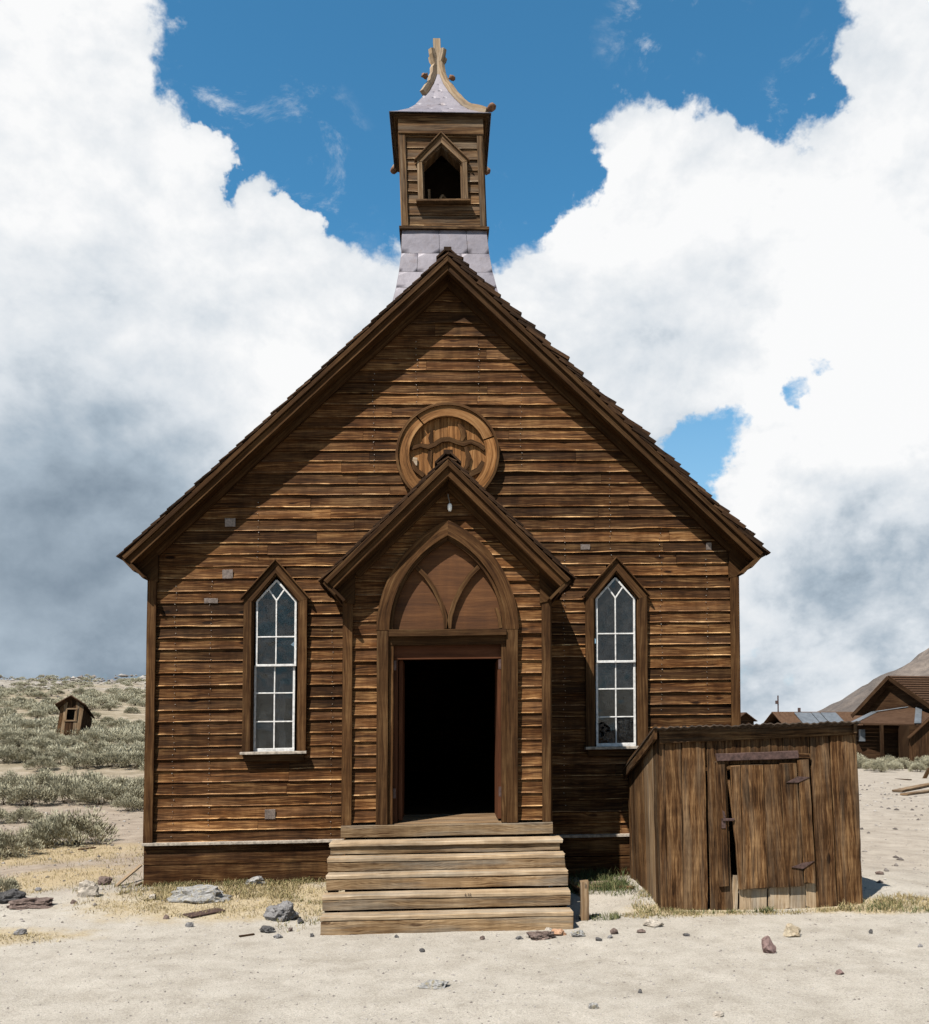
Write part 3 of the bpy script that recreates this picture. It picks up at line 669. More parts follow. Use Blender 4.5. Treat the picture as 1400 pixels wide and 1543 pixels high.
# ------------------------------------------------------------------ porch
porch = sub('porch', church)
ridge_cap(porch, PA-.005, PY-POH-.03, -.02)
gable_roof(porch, PA, PX, PZ, PY-POH, 0.02, PY, .31, 12, 'deck', cro=.035, seed=6, rough=.008)
def porch_boards():
    z = FLOOR+.02; e = .150
    while z < PA-.42:
        zc = z+e/2; lim = min(PHW-.09, (PA-.20-zc)/PSL)
        if zc < 3.11: h = .70
        elif zc < 4.25:
            Rr = 1.368; h = max(0, math.sqrt(max(0, Rr*Rr-(zc+.05-3.11)**2))-(Rr-.79))-.06
        else: h = 0
        sk = 1/PSL if lim < PHW-.1 else 0
        if h > .03:
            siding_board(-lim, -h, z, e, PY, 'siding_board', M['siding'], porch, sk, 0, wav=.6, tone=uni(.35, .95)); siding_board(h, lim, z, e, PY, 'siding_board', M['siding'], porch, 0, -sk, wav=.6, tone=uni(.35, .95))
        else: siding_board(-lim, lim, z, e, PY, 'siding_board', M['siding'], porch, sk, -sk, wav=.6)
        z += e
porch_boards()
mb = MB()
for s in (-1, 1):
    mb.prism([(s*.66, FLOOR-.02), (s*(PHW-.02), FLOOR-.02), (s*(PHW-.02), PA-.2-PSL*(PHW-.02)), (s*.66, PA-.2-PSL*.66)][::s], PY+.002, PY+.06)
mb.prism([(-.66, 4.02), (0, 4.40), (.66, 4.02), (.66, PA-.2-PSL*.66), (0, PA-.2), (-.66, PA-.2-PSL*.66)], PY+.002, PY+.06)
mb.build('porch_sheathing', M['dark'], porch, cw)
for s in (-1, 1):
    mb = MB(); mb.plank((s*(PHW-.05), PY-.048, FLOOR), (s*(PHW-.05), PY-.048, 3.50), X_, Y_, .10, .030, .002); mb.build('corner_board', M['trim'], porch, cw)
    mb = MB(); mb.plank((s*(PHW+.003), PY+.02, FLOOR), (s*(PHW+.003), PY+.02, 3.46), Y_, X_, .10, .026, .002); mb.build('corner_board', M['trim'], porch, cw)
    mb = MB(); zz = .25
    while zz < 3.5:
        mb.plank((s*(PHW-.02), PY+.07, zz+.07), (s*(PHW-.02), -.02, zz+.07), Z_, X_, .155, .03, .003, seg=.7); zz += .15
    mb.plank((s*(PHW-.07), PY+.06, 1.85), (s*(PHW-.07), -.02, 1.85), Z_, X_, 3.4, .04, 0, seg=6, tone=.1)
    mb.build('side_wall', M['siding'], porch, cw)
    # casing, pointed arch
    mb = MB(); mb.plank((s*.728, PY-.062, FLOOR+.0), (s*.728, PY-.062, 3.105), X_, Y_, .128, .050, .002); mb.build('door_casing', M['trim'], porch, cw)
    mb = MB(); rings = []; a1, h1, a2, h2 = .80, 1.245, .655, 1.07
    R1 = (a1*a1+h1*h1)/(2*a1); R2 = (a2*a2+h2*h2)/(2*a2); e1 = math.asin(h1/R1); e2 = math.asin(h2/R2)
    for i in range(15):
        q = i/14; x1, z1 = (R1*math.cos(e1*q)-(R1-a1)), R1*math.sin(e1*q); x2, z2 = (R2*math.cos(e2*q)-(R2-a2)), R2*math.sin(e2*q)
        rings.append([(s*x1, PY-.09, 3.11+z1), (s*x2, PY-.09, 3.11+z2), (s*x2, PY+.04, 3.11+z2), (s*x1, PY+.04, 3.11+z1)])
    mb.sweep(rings if s > 0 else [r[::-1] for r in rings]); mb.build('arch_casing', M['trim'], porch, cw)
    mb = MB(); rings = []
    for i in range(15):
        q = i/14; x2, z2 = (R2*math.cos(e2*q)-(R2-a2)), R2*math.sin(e2*q); k = .955
        rings.append([(s*x2, PY-.05, 3.11+z2), (s*(x2*k-.006), PY-.05, 3.11+z2*k), (s*(x2*k-.006), PY+.05, 3.11+z2*k), (s*x2, PY+.05, 3.11+z2)])
    mb.sweep(rings if s > 0 else [r[::-1] for r in rings]); mb.build('arch_moulding', M['trim'], porch, cw)
    # gothic tracery on the tympanum
    strip([(s*x, zz) for x, zz in [(.015, 3.13), (.03, 3.27), (.075, 3.42), (.15, 3.58), (.25, 3.73), (.36, 3.84), (.41, 3.89)]], .050, PY-.03, PY+.022, 'tracery', M['trim'], porch, jit=.001)
strip([(.60, 3.13), (.585, 3.25), (.55, 3.36)], .035, PY-.02, PY+.022, 'tracery', M['trim'], porch, jit=.001)
pts = []
a2, h2 = .655, 1.07; R2 = (a2*a2+h2*h2)/(2*a2); e2 = math.asin(h2/R2)
for i in range(13): q = e2*i/12; pts.append((R2*math.cos(q)-(R2-a2), 3.11+R2*math.sin(q)))
pts = pts+[(-x, zz) for x, zz in pts[::-1][1:]]
mb = MB(); mb.prism(pts, PY+.022, PY+.06, .5, grain=(1, 0)); mb.build('tympanum_panel', M['panel'], porch, cw)
# lintel, door frame, leaves
mb = MB(); mb.plank((-.66, PY-.055, 3.075), (.66, PY-.055, 3.075), Z_, Y_, .075, .12, .002); mb.build('lintel', M['trim'], porch, cw)
mb = MB(); mb.plank((-.66, PY-.015, 2.99), (.66, PY-.015, 2.99), Z_, Y_, .095, .07, .001); mb.build('door_head', M['trim'], porch, cw)
mb = MB(); mb.plank((-.66, PY+.045, 2.865), (.66, PY+.045, 2.865), Z_, Y_, .16, .05, .001); mb.build('door_head', M['doorwood'], porch, cw)
for s in (-1, 1):
    mb = MB(); mb.plank((s*.635, PY-.012, FLOOR), (s*.635, PY-.012, 2.945), X_, Y_, .055, .06, .001); mb.build('door_jamb', M['trim'], porch, cw)
    jx, jw = (-.60, .08) if s < 0 else (.632, .045)
    mb = MB(); mb.plank((jx, PY+.05, FLOOR), (jx, PY+.05, 2.945), X_, Y_, jw, .05, .001); mb.build('door_jamb', M['doorwood'], porch, cw)
    # leaf folded back inwards
    lf = MB(); x0 = -.532 if s < 0 else .595
    lf.plank((x0, PY+.40, FLOOR+.03), (x0, PY+.40, 2.78), Y_, X_, .62, .045, .001, tone=.6); lf.build('door_leaf', M['doorwood'], porch, cw)
    for hz in (1.28, 2.72):
        mb = MB(); mb.plank((s*.60, PY+.012, hz-.055), (s*.60, PY+.012, hz+.055), X_, Y_, .045, .022, .001); mb.build('hinge', M['iron'], porch, cw)
for k in range(7):
    mb = MB(); y = PY-.02+.16*k; mb.plank((-.66, y+.08, FLOOR-.012), (.66, y+.08, FLOOR-.012), Y_, Z_, .152, .03, .002); mb.build('floor_board', M['bleached'], porch, cw)
mb = MB(); mb.plank((-PHW-.01, PY-.085, FLOOR-.065), (PHW+.01, PY-.085, FLOOR-.065), Z_, Y_, .125, .08, .004, tone=.05); mb.build('threshold', M['steps'], porch, cw)
mb = MB(); mb.box((-PHW+.03, PY-.03, .05), (PHW-.03, -.03, FLOOR-.04), .2); mb.build('porch_base', M['dark'], porch, cw)

lamp = thing('light_bulb', 'small white light bulb on a bent wire under the porch gable', 'light bulb', tuple(cw((.01, PY-.06, 4.50))))
q = [(.0, 4.66), (.005, 4.62), (.018, 4.58), (.022, 4.54)]
mb = MB(); mb.sweep([[(x+.006*math.cos(a), PY-.06+.006*math.sin(a), zz) for a in (0, 1.57, 3.14, 4.71)] for x, zz in q]); mb.build('wire', M['wire'], lamp, cw)
mb = MB(); mb.sweep([[(.022+r*math.cos(a*.785), PY-.06+r*math.sin(a*.785), zz) for a in range(8)] for r, zz in ((.012, 4.55), (.026, 4.53), (.026, 4.485), (.014, 4.46))], smooth=True); mb.build('bulb', M['bulb'], lamp, cw)

# ------------------------------------------------------------------ belfry
st = sub('belfry', church); SYC = 1.92; BH = .595; SF = SYC-BH
zsk = FZ(343, SF-.04); zfr = FZ(199, SF-.03); zco = FZ(176, SYC-.70); zfl = FZ(170, SYC-.71)
zb0, zsp, zap = FZ(305, SF-.04), FZ(245, SF-.04), FZ(205, SF-.04)
z = zsk+.03
while z < zfr-.03:
    e = min(.165, zfr-z); zc = z+e/2
    if zc < zb0-.02 or zc > zap-.04: h = 0
    elif zc < zsp: h = .31
    else: h = .31*(zap-zc)/(zap-zsp)
    if h > .02:
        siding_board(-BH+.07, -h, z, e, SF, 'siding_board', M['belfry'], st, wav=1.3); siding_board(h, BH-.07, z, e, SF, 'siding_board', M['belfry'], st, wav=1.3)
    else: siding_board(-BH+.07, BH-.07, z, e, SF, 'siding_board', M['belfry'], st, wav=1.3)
    z += e
mb = MB()
oh, zm = .28, zsp-.04
mb.prism([(-BH, zsk), (BH, zsk), (BH, zb0), (-BH, zb0)], SF+.002, SF+.05); 
for s in (-1, 1): mb.prism([(s*oh, zb0), (s*BH, zb0), (s*BH, zfr), (0, zfr), (0, zap-.08), (s*oh, zm)][::s], SF+.002, SF+.05)
mb.build('belfry_sheathing', M['dark'], st, cw)
for s in (-1, 1):
    mb = MB(); mb.plank((s*(BH-.035), SF-.04, zsk+.02), (s*(BH-.035), SF-.04, zfr+.02), X_, Y_, .085, .032, .003); mb.build('corner_board', M['belfry'], st, cw)
    mb = MB(); mb.plank((s*(BH+.012), SF+.03, zsk+.02), (s*(BH+.012), SF+.03, zfr+.1), Y_, X_, .085, .028, .003); mb.build('corner_board', M['belfry'], st, cw)
    mb = MB(); zz = zsk+.02
    while zz < zfr+.05: mb.plank((s*(BH-.012), SF+.05, zz+.08), (s*(BH-.012), SYC+BH, zz+.08), Z_, X_, .17, .03, .003); zz += .165
    mb.build('belfry_side', M['belfry'], st, cw)
    # pointed opening trim
    mb = MB(); mb.plank((s*.325, SF-.055, zb0), (s*.325, SF-.055, zsp+.01), X_, Y_, .078, .05, .003, skB=s*.5); mb.build('opening_jamb', M['bleached'], st, cw)
    o = [(s*.375, zsp), (0, zap), (0, zap-.125), (s*.287, zsp-.015)]
    mb = MB(); mb.prism(o if s < 0 else o[::-1], SF-.085, SF-.03, grain=(-s*.37, zap-zsp)); mb.build('opening_head', M['belfry'] if s < 0 else M['bleached'], st, cw)
    d = Vector((-s*.395, 0, zap-zsp)).normalized()
    mb = MB(); mb.plank((s*.395, SF-.07, zsp+.0), (0, SF-.07, zap+.018), Y_, Vector((s*abs(d.z), 0, abs(d.x))), .09, .018, .002); mb.build('drip_cap', M['shed'], st, cw)
    o = [(s*.287, zsp-.015), (0, zap-.125), (0, zap-.16), (s*.262, zsp-.03)]
    mb = MB(); mb.prism(o if s < 0 else o[::-1], SF-.04, SF+.16); mb.build('opening_reveal', M['belfry'], st, cw)
    mb = MB(); mb.plank((s*.275, SF+.06, zb0), (s*.275, SF+.06, zsp-.02), Y_, X_, .2, .025, .002); mb.build('opening_reveal', M['belfry'], st, cw)
mb = MB(); mb.plank((-.39, SF-.06, zb0-.02), (.39, SF-.06, zb0-.005), Y_, Z_, .14, .03, .004); mb.build('opening_sill', M['shed'], st, cw)
mb = MB(); mb.plank((-BH, SYC+BH, zsk+.5), (BH, SYC+BH, zsk+.5), Z_, Y_, 3., .05, 0); mb.build('belfry_rear', M['belfry'], st, cw)
mb = MB(); mb.box((-BH+.05, SYC+.1, zsk), (BH-.05, SYC+.16, zfr), .2); mb.build('chamber_shade_panel', M['dark'], st, cw)  # added dark panel standing in for shade inside the belfry
mb = MB(); mb.plank((-BH+.03, SYC, zb0-.1), (BH-.03, SYC, zb0-.1), Y_, Z_, 1.1, .04, 0); mb.build('bell_floor', M['dark'], st, cw)
for a, b in (((-.2, SF+.25, zb0-.05), (.0, SF+.3, zb0+.30)), ((.22, SF+.25, zb0-.05), (.0, SF+.3, zb0+.30)), ((-.2, SF+.2, zb0-.03), (-.2, SF+.2, zb0+.32))):
    mb = MB(); d = Vector(b)-Vector(a); mb.plank(a, b, Y_, d.normalized().cross(Y_), .04, .035, .002); mb.build('bell_frame', M['bleached'], st, cw)
mb = MB(); mb.plank((-.16, SF+.12, zb0+.03), (.2, SF+.12, zb0+.05), Z_, Y_, .07, .05, .006); mb.build('bell_frame', M['bleached'], st, cw)
# ledge, metal skirt
for s4 in range(4):
    mb = MB(); h = BH+.05; a = R(90*s4); c, s_ = round(math.cos(a)), round(math.sin(a))
    A = Vector((-h*c+h*s_, SYC-h*s_*1-h*c, zsk-.005)); B = Vector((h*c+h*s_, SYC+h*s_-h*c, zsk-.005)) 
    n = (B-A).normalized().cross(Z_); mb.plank(A-n*.03, B-n*.03, n, Z_, .07, .045, .003); mb.build('ledge', M['shed'], st, cw)
def skw(z): 
    q = max(0, (zsk-z)/1.15); return BH+.012+.03*q+.135*q*q
zrows = [zsk-.02]
for py in (381, 411, 437): zrows.append(FZ(py, SF-.06))
zrows += [zrows[-1]-.24, zrows[-1]-.5, zrows[-1]-.8]
def tin_quad(parent, P4, bulge=.0015, name='metal_sheet'):
    p = [Vector(q) for q in P4]; mb = MB(); n = (p[1]-p[0]).cross(p[3]-p[0]).normalized(); tone = rnd(); N_ = 4; ph = uni(0, 50)
    for j in range(N_+1):
        for i in range(N_+1):
            u, v = i/N_, j/N_; q = p[0]*(1-u)*(1-v)+p[1]*u*(1-v)+p[2]*u*v+p[3]*(1-u)*v
            ed = (u*(1-u)*v*(1-v))*16
            q = q+n*(bulge*ed*(1+fbm(u*2+ph, v*2))+.004*fbm(u*3+ph, v*3, 2.)*ed+.003)
            mb.v.append(q)
    for j in range(N_):
        for i in range(N_):
            k = j*(N_+1)+i; mb.face((k, k+1, k+N_+2, k+N_+1), [(0,0)]*4, tone, True)
    # turned edge
    b = len(mb.v); ring = [0, N_, (N_+1)**2-1, (N_+1)*N_]
    for r_ in ring: mb.v.append(Vector(mb.v[r_])-n*.008)
    for i in range(4): mb.face((ring[(i+1) % 4], ring[i], b+i, b+(i+1) % 4), [(0,0)]*4, tone)
    mb.build(name, M['tin'], parent, cw)
def side_pt(side, u, w, z):            # u in -1..1 across the face of half width w
    return {0: (u*w, SYC-w, z), 1: (w, SYC+u*w, z), 2: (-u*w, SYC+w, z), 3: (-w, SYC-u*w, z)}[side]
for side in range(4):
    for j in range(len(zrows)-1):
        z1, z0 = zrows[j], zrows[j+1]; cuts = [-1]+sorted([(-.15+.3*(j % 2)+uni(-.05, .05)), (.55-.2*(j % 2)+uni(-.05, .05))] + ([-.62] if j % 2 else []))+[1]
        for i in range(len(cuts)-1):
            a, b = cuts[i], cuts[i+1]
            tin_quad(st, [side_pt(side, a+.004, skw(z0), z0+.004), side_pt(side, b-.004, skw(z0), z0+.004), side_pt(side, b-.004, skw(z1), z1), side_pt(side, a+.004, skw(z1), z1)])
# frieze, cornice
mb = MB(); mb.plank((-BH-.02, SF-.05, (zfr+zco)/2-.02), (BH+.02, SF-.05, (zfr+zco)/2-.02), Z_, Y_, zco-zfr+.06, .04, .003, tone=.35); mb.build('frieze', M['belfry'], st, cw)
CH = .705
for s4 in range(4):
    for (h, zz, wd, th, nm) in ((CH-.03, zco+.035, .05, .075, 'cornice'), (CH, zfl-.015, .05, .03, 'cornice_lip')):
        a = R(90*s4); c, s_ = round(math.cos(a)), round(math.sin(a))
        A = Vector((-h*c+h*s_, SYC-h*s_-h*c, zz)); B = Vector((h*c+h*s_, SYC+h*s_-h*c, zz)); n = (B-A).normalized().cross(Z_)
        mb = MB(); mb.plank(A-n*.025, B-n*.025, n, Z_, wd, th, .003, tone=.25); mb.build(nm, M['shed'], st, cw)
mb = MB(); mb.box((-CH+.05, SYC-CH+.05, zco+.0), (CH-.05, SYC+CH-.05, zco+.05), .2); mb.build('cornice_soffit', M['eave'], st, cw)
# flared metal cap
prof = [(w, FZ(50+zz/8.75, SYC-w)) for w, zz in ((.735, 1042), (.62, 1033), (.46, 1000), (.36, 950), (.262, 860), (.18, 770), (.108, 670), (.06, 560), (.03, 440))]
ztip = FZ(62, SYC); 
for side in range(4):
    for j in range(len(prof)-1):
        w0, z0 = prof[j]; w1, z1 = prof[j+1]
        cuts = [-1, 1] if j > 5 else ([-1, .05, 1] if j % 2 else [-1, -.35, .3, 1])
        for i in range(len(cuts)-1):
            a, b = cuts[i], cuts[i+1]
            tin_quad(st, [side_pt(side, a, w0, z0), side_pt(side, b, w0, z0), side_pt(side, b, w1, z1), side_pt(side, a, w1, z1)], .002)
# curved hip boards; the front one facing the yard's left lost its lower half
def hip(sx, sy, lo, hi):
    pts = []
    full = prof+[(.035, prof[-1][1]+.10), (.075, prof[-1][1]+.24)]
    for i in range(len(full)-1):
        for q in (0, .5):
            w = full[i][0]*(1-q)+full[i+1][0]*q; zz = full[i][1]*(1-q)+full[i+1][1]*q; pts.append((w, zz))
    pts.append(full[-1]); n = len(pts); pts = pts[int(lo*n):int(hi*n)+1]
    rings = []; d = Vector((sx, sy, 0)).normalized(); pd = Vector((-sy, sx, 0)).normalized()
    for i, (w, zz) in enumerate(pts):
        p = Vector((sx*w, SYC+sy*w, zz)); p0 = pts[max(0, i-1)]; p1 = pts[min(len(pts)-1, i+1)]
        t = Vector((sx*(p1[0]-p0[0]), sy*(p1[0]-p0[0]), p1[1]-p0[1])).normalized(); nn = pd.cross(t); nn = nn if nn.dot(d)+nn.z > 0 else -nn
        th = .068+uni(-.012, .012); wd = .034
        rings.append([p-pd*wd-nn*.015, p+pd*wd-nn*.015, p+pd*(wd+uni(-.004, .004))+nn*th, p-pd*(wd+uni(-.004, .004))+nn*th])
    mb = MB(); mb.sweep(rings, .8); mb.build('hip_board', M['pale'], st, cw)
hip(1, -1, .08, 1.); hip(-1, -1, .47, 1.); hip(1, 1, .0, 1.); hip(-1, 1, .0, 1.)
def lump(name, c, r, mat, parent, warp=None, sq=(1, 1, 1), seed=0, n=2, rough=.35, flat=False):
    import bmesh
    bm = bmesh.new(); bmesh.ops.create_icosphere(bm, subdivisions=n, radius=1.)
    mb = MB()
    for v in bm.verts:
        q = v.co*(1+rough*fbm(v.co.x*1.3+seed*7.1, v.co.y*1.3+seed*3.3, v.co.z*1.3)); mb.v.append((c[0]+q.x*r*sq[0], c[1]+q.y*r*sq[1], c[2]+q.z*r*sq[2]))
    for f in bm.faces: mb.face([v.index for v in f.verts], [(0,0)]*3, .5, not flat)
    bm.free(); return mb.build(name, mat, parent, warp)
for c, r in (((-.205, SYC-.20, FZ(115, SYC-.2)), .050), ((.205, SYC-.20, FZ(117, SYC-.2)), .045), ((.74, SYC-.74, zfl+.07), .065), ((-.74, SYC+.74, zfl+.02), .065), ((.74, SYC+.74, zfl+.02), .06)):
    lump('crocket', c, r, M['crocket'], st, cw, (1, 1, .8), seed=r*50, rough=.6)
mb = MB(); mb.plank((0, SYC, prof[-1][1]-.25), (0, SYC, ztip), X_, Y_, .115, .115, .006, tone=.95); mb.build('finial', M['pale'], st, cw)

# ------------------------------------------------------------------ steps
steps = thing('wooden_steps', 'pale weathered plank steps leading up to the open church door', 'steps', (.03, -2.2, .0))
def gw(p): return (p[0]+.035, p[1], p[2]+.014*p[0])
TR = [(-1.75, .785, -1.40, 1.262, 1.255), (-1.97, .652, -1.72, 1.255, 1.25), (-2.18, .508, -1.94, 1.245, 1.255), (-2.40, .335, -2.15, 1.248, 1.252), (-2.62, .172, -2.37, 1.242, 1.246)]
for k, (yf, zt, yb, hl, hr) in enumerate(TR):
    th = .042; mb = MB()
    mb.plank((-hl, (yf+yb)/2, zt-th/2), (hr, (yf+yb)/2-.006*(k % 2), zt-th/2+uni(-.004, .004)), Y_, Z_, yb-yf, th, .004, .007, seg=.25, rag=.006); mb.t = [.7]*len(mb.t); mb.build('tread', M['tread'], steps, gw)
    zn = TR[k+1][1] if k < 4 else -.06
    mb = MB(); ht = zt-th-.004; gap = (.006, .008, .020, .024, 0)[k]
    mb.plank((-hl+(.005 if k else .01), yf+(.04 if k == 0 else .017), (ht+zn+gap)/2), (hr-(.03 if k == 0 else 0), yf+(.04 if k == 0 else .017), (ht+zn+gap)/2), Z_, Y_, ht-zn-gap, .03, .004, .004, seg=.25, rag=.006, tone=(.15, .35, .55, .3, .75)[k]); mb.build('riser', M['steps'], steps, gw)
for x in (-1.21, -.4, .4, 1.20):
    mb = MB(); pts = [(-2.58, -.08)]
    for (yf, zt, yb, _, _) in TR[::-1]: pts += [(yf+.05, zt-.046)]
    pts = [(-2.58, -.08), (-2.57, .12), (-2.35, .12), (-2.35, .285), (-2.13, .285), (-2.13, .46), (-1.92, .46), (-1.92, .60), (-1.70, .60), (-1.70, .735), (-1.46, .735), (-1.46, -.08)]
    b = len(mb.v)
    for xx in (x-.02, x+.02):
        for (y, zz) in pts: mb.v.append((xx, y, zz))
    n = len(pts); mb.face(list(range(n)), [(y, zz) for y, zz in pts], .2); mb.face(list(range(2*n-1, n-1, -1)), [(y, zz) for y, zz in pts[::-1]], .2)
    for i in range(n): mb.face(((i+1) % n, i, n+i, n+(i+1) % n), [(0, 0), (.1, 0), (.1, .1), (0, .1)], .2)
    mb.build('stringer', M['shed'], steps, gw)

# ------------------------------------------------------------------ shed
SY = -1.88; SB = -.22
shed = thing('storage_shed', 'small leaning plank shed with corrugated roof and hinged hatch beside the church', 'shed', (3.4, SY, .04))
def q8(zx, zy, Y=SY): p = aty(940+zx/3.684, 1070+zy/3.684, Y); return Vector((p.x, Y, p.z))
def vplank(t0, t1, b0, b1, zt, zb, name, mat, parent, y=SY, t=.028, rag=.012, tone=None, bow=0.):
    """upright board between two photo columns: top columns t0..t1 at row zt, bottom columns b0..b1 at row zb"""
    A = (q8(t0, zt, y)+q8(t1, zt, y))/2; B = (q8(b0, zb, y)+q8(b1, zb, y))/2
    w1 = q8(t1, zt, y).x-q8(t0, zt, y).x; w2 = q8(b1, zb, y).x-q8(b0, zb, y).x
    ax = (B-A).normalized(); wd = ax.cross(Y_).normalized(); wd = wd if wd.x > 0 else -wd
    mb = MB(); mb.plank(A, B, wd, Y_, w1, t, .004, .005, seg=.18, w2=w2, rag=rag, tone=tone, bow=bow)
    return mb.build(name, mat, parent)
vplank(190, 226, 206, 242, 150, 1152, 'plank', M['shed'], shed, SY-.004, tone=.55)
vplank(227, 314, 243, 332, 150, 1135, 'plank', M['shed'], shed, tone=.75)
vplank(317, 451, 336, 466, 150, 1140, 'plank', M['shed'], shed, SY-.006, tone=.85)
vplank(458, 560, 480, 606, 150, 1138, 'plank', M['shed'], shed, tone=.45)
vplank(1030, 1133, 1070, 1186, 120, 1092, 'plank', M['shed'], shed, SY-.004, tone=.6)
vplank(1139, 1286, 1191, 1326, 110, 1108, 'plank', M['shed'], shed, SY-.008, tone=.8)
for a, b in ((562, 700), (704, 880), (884, 1028)): vplank(a, b, a, b, 130, 300, 'plank', M['shed'], shed, tone=.25)
for a, b, c, zb in ((604, 640, 590, 1142), (642, 703, 640, 1128), (707, 795, 705, 1118), (799, 918, 800, 1112), (922, 1003, 922, 1102), (1006, 1068, 1010, 1098)):
    vplank(a, b, c, c+(b-a), 940, zb, 'skirting_plank', M['tread'], shed, SY+.006, rag=.045, tone=uni(.3, .7))
dr = sub('hatch', shed)
cols_t = [588, 646, 772, 864, 960]; cols_b = [634, 664, 801, 904, 1000]
for i in range(4):
    vplank(cols_t[i]+1, cols_t[i+1]-1, cols_b[i]+1, cols_b[i+1]-1, 310-5*i, 994-6*i, 'plank', M['shed'], dr, SY-.052-.003*(i % 2), .026, tone=(.8, .95, .6, .5)[i], rag=.008)
vplank(963, 1026, 1002, 1066, 272, 958, 'plank', M['shed'], dr, SY-.058, .026, tone=.85)
vplank(578, 592, 640, 650, 392, 940, 'edge_strip', M['shed'], dr, SY-.044, .02, tone=.8)
vplank(500, 558, 528, 584, 286, 974, 'frame_board', M['shed'], shed, SY-.036, .03, tone=.45)
def hplank(a, b, ha, hb, name, mat, parent, y, t=.03, tone=None):
    A, B = q8(*a, y), q8(*b, y); h = (q8(a[0], a[1]-ha, y).z-A.z)*2
    ax = (B-A).normalized(); wd = Y_.cross(ax); wd = wd if wd.z > 0 else -wd
    mb = MB(); mb.plank(A, B, wd, Y_, h, t, .004, .005, seg=.2, rag=.01, tone=tone, w2=(q8(b[0], b[1]-hb, y).z-B.z)*2); return mb.build(name, mat, parent)
hplank((514, 262), (966, 246), 22, 22, 'hatch_header', M['iron'], shed, SY-.06)
hplank((966, 250), (1030, 256), 16, 14, 'header_end', M['shed'], shed, SY-.05)
hplank((196, 142), (1290, 104), 44, 32, 'fascia', M['shed'], shed, SY-.04, tone=.3)
for (p0, pm, p1, hh) in (((902, 402), (968, 372), (1034, 372), 14), ((930, 872), (995, 852), (1058, 838), 14)):
    A, B = q8(*p0, SY-.078), q8(*p1, SY-.078); Mx = q8(pm[0], pm[1]-4, SY-.078); m2 = q8(pm[0], pm[1]+30, SY-.078)
    mb = MB(); mb.prism([(A.x, A.z), (m2.x, m2.z), (B.x, B.z), (Mx.x, Mx.z)], SY-.081, SY-.072); mb.build('strap_hinge', M['iron'], dr)
lt = sub('latch', shed)
a, b = q8(534, 598), q8(556, 652); mb = MB(); mb.prism([(a.x, b.z), (b.x, b.z), (b.x, a.z), (a.x, a.z)], SY-.062, SY-.05); mb.build('hasp_plate', M['iron'], lt)
hplank((556, 608), (612, 608), 8, 8, 'bolt', M['iron'], lt, SY-.075, .016)
vplank(546, 558, 552, 564, 562, 600, 'staple', M['iron'], lt, SY-.07, .016)
# sides, back, roof
lean = lambda z: -.016*z
fl = q8(206, 1130).x+.015; fr = q8(1320, 1110).x-.03
def rz(y): return 2.0-.30*(y-SY)     # roof underside
k = 0; y = SY+.02
for w in (.20, .26, .22, .30, .24, .30, .2):
    y1 = min(y+w, SB); 
    for s, x in ((-1, fl), (1, fr)):
        ym = (y+y1)/2; mb = MB(); zt = rz(ym)-.03+(.08 if s > 0 else 0); gz = ground(x, ym)-.05
        mb.plank((x+lean(0)+uni(-.006, .006), ym, gz+uni(0, .03)), (x+(-.016 if s < 0 else -.04)*zt, ym, zt), Y_, X_, y1-y-.006, .026, .004, .005, seg=.2, rag=.015, skB=.0)
        mb.build('plank', M['bleached'] if (s < 0 and k in (1, 2)) else M['shed'], shed)
    y = y1; k += 1
    if y >= SB-.02: break
mb = MB(); mb.plank((fl, SB, .8), (fr, SB, .8), Z_, Y_, 1.5, .03, .004, tone=.3); mb.build('rear_planking', M['shed'], shed)
rl, rr = q8(182, 100, SY-.14), q8(1302, 68, SY-.14)
mb = MB(); A = q8(188, 122, SY-.12)+Vector((-.02, 0, 0)); B = Vector((A.x+.0, SB-.02, A.z-.52)); mb.plank(A, B, Z_, X_, .16, .03, .004, tone=.35); mb.build('rake_board', M['shed'], shed)
mb = MB(); A2 = Vector((fr-.05, SY-.10, A.z+.05)); mb.plank(A2, A2+Vector((0, SB-A2.y, -.52)), Z_, X_, .12, .03, .004, tone=.3); mb.build('rake_board', M['shed'], shed)
rings = []; nX = 150
for j in range(9):
    y = SY-.15+(SB+.10-SY)*j/8; q = j/8; top = []; bot = []
    for i in range(nX+1):
        u = i/nX; x = rl.x-.03+(rr.x-rl.x+.05)*u; z = rl.z+.012+(rr.z-rl.z)*u-.52*q+.006*math.sin(i*2*math.pi/5.2)+.010*fbm(x*1.2, y*1.5, 4.)+(.012*fbm(x*6, y*6, 9.) if j == 0 else 0)
        top.append((x, y+(.02*fbm(x*3, 2.) if j == 0 else 0), z)); bot.append((x, y+(.02*fbm(x*3, 2.) if j == 0 else 0), z-.012))
    rings.append(top+bot[::-1])
mb = MB(); mb.sweep(rings, .5); mb.build('corrugated_roof', M['rust'], shed)

# stake beside the steps
p = gp(881, 1386)
sk = MB(); A = p+Vector((0, 0, -.08)); B = Vector((p.x+.0, p.y, aty(881, 1328, p.y).z)); sk.plank(A, B, X_, Y_, .085, .07, .004, .006, seg=.1, rag=.012, tone=.7)
stake = sk.build('wooden_stake', M['bleached']); tag(stake, 'short upright wooden stake in the grass beside the steps', 'stake')

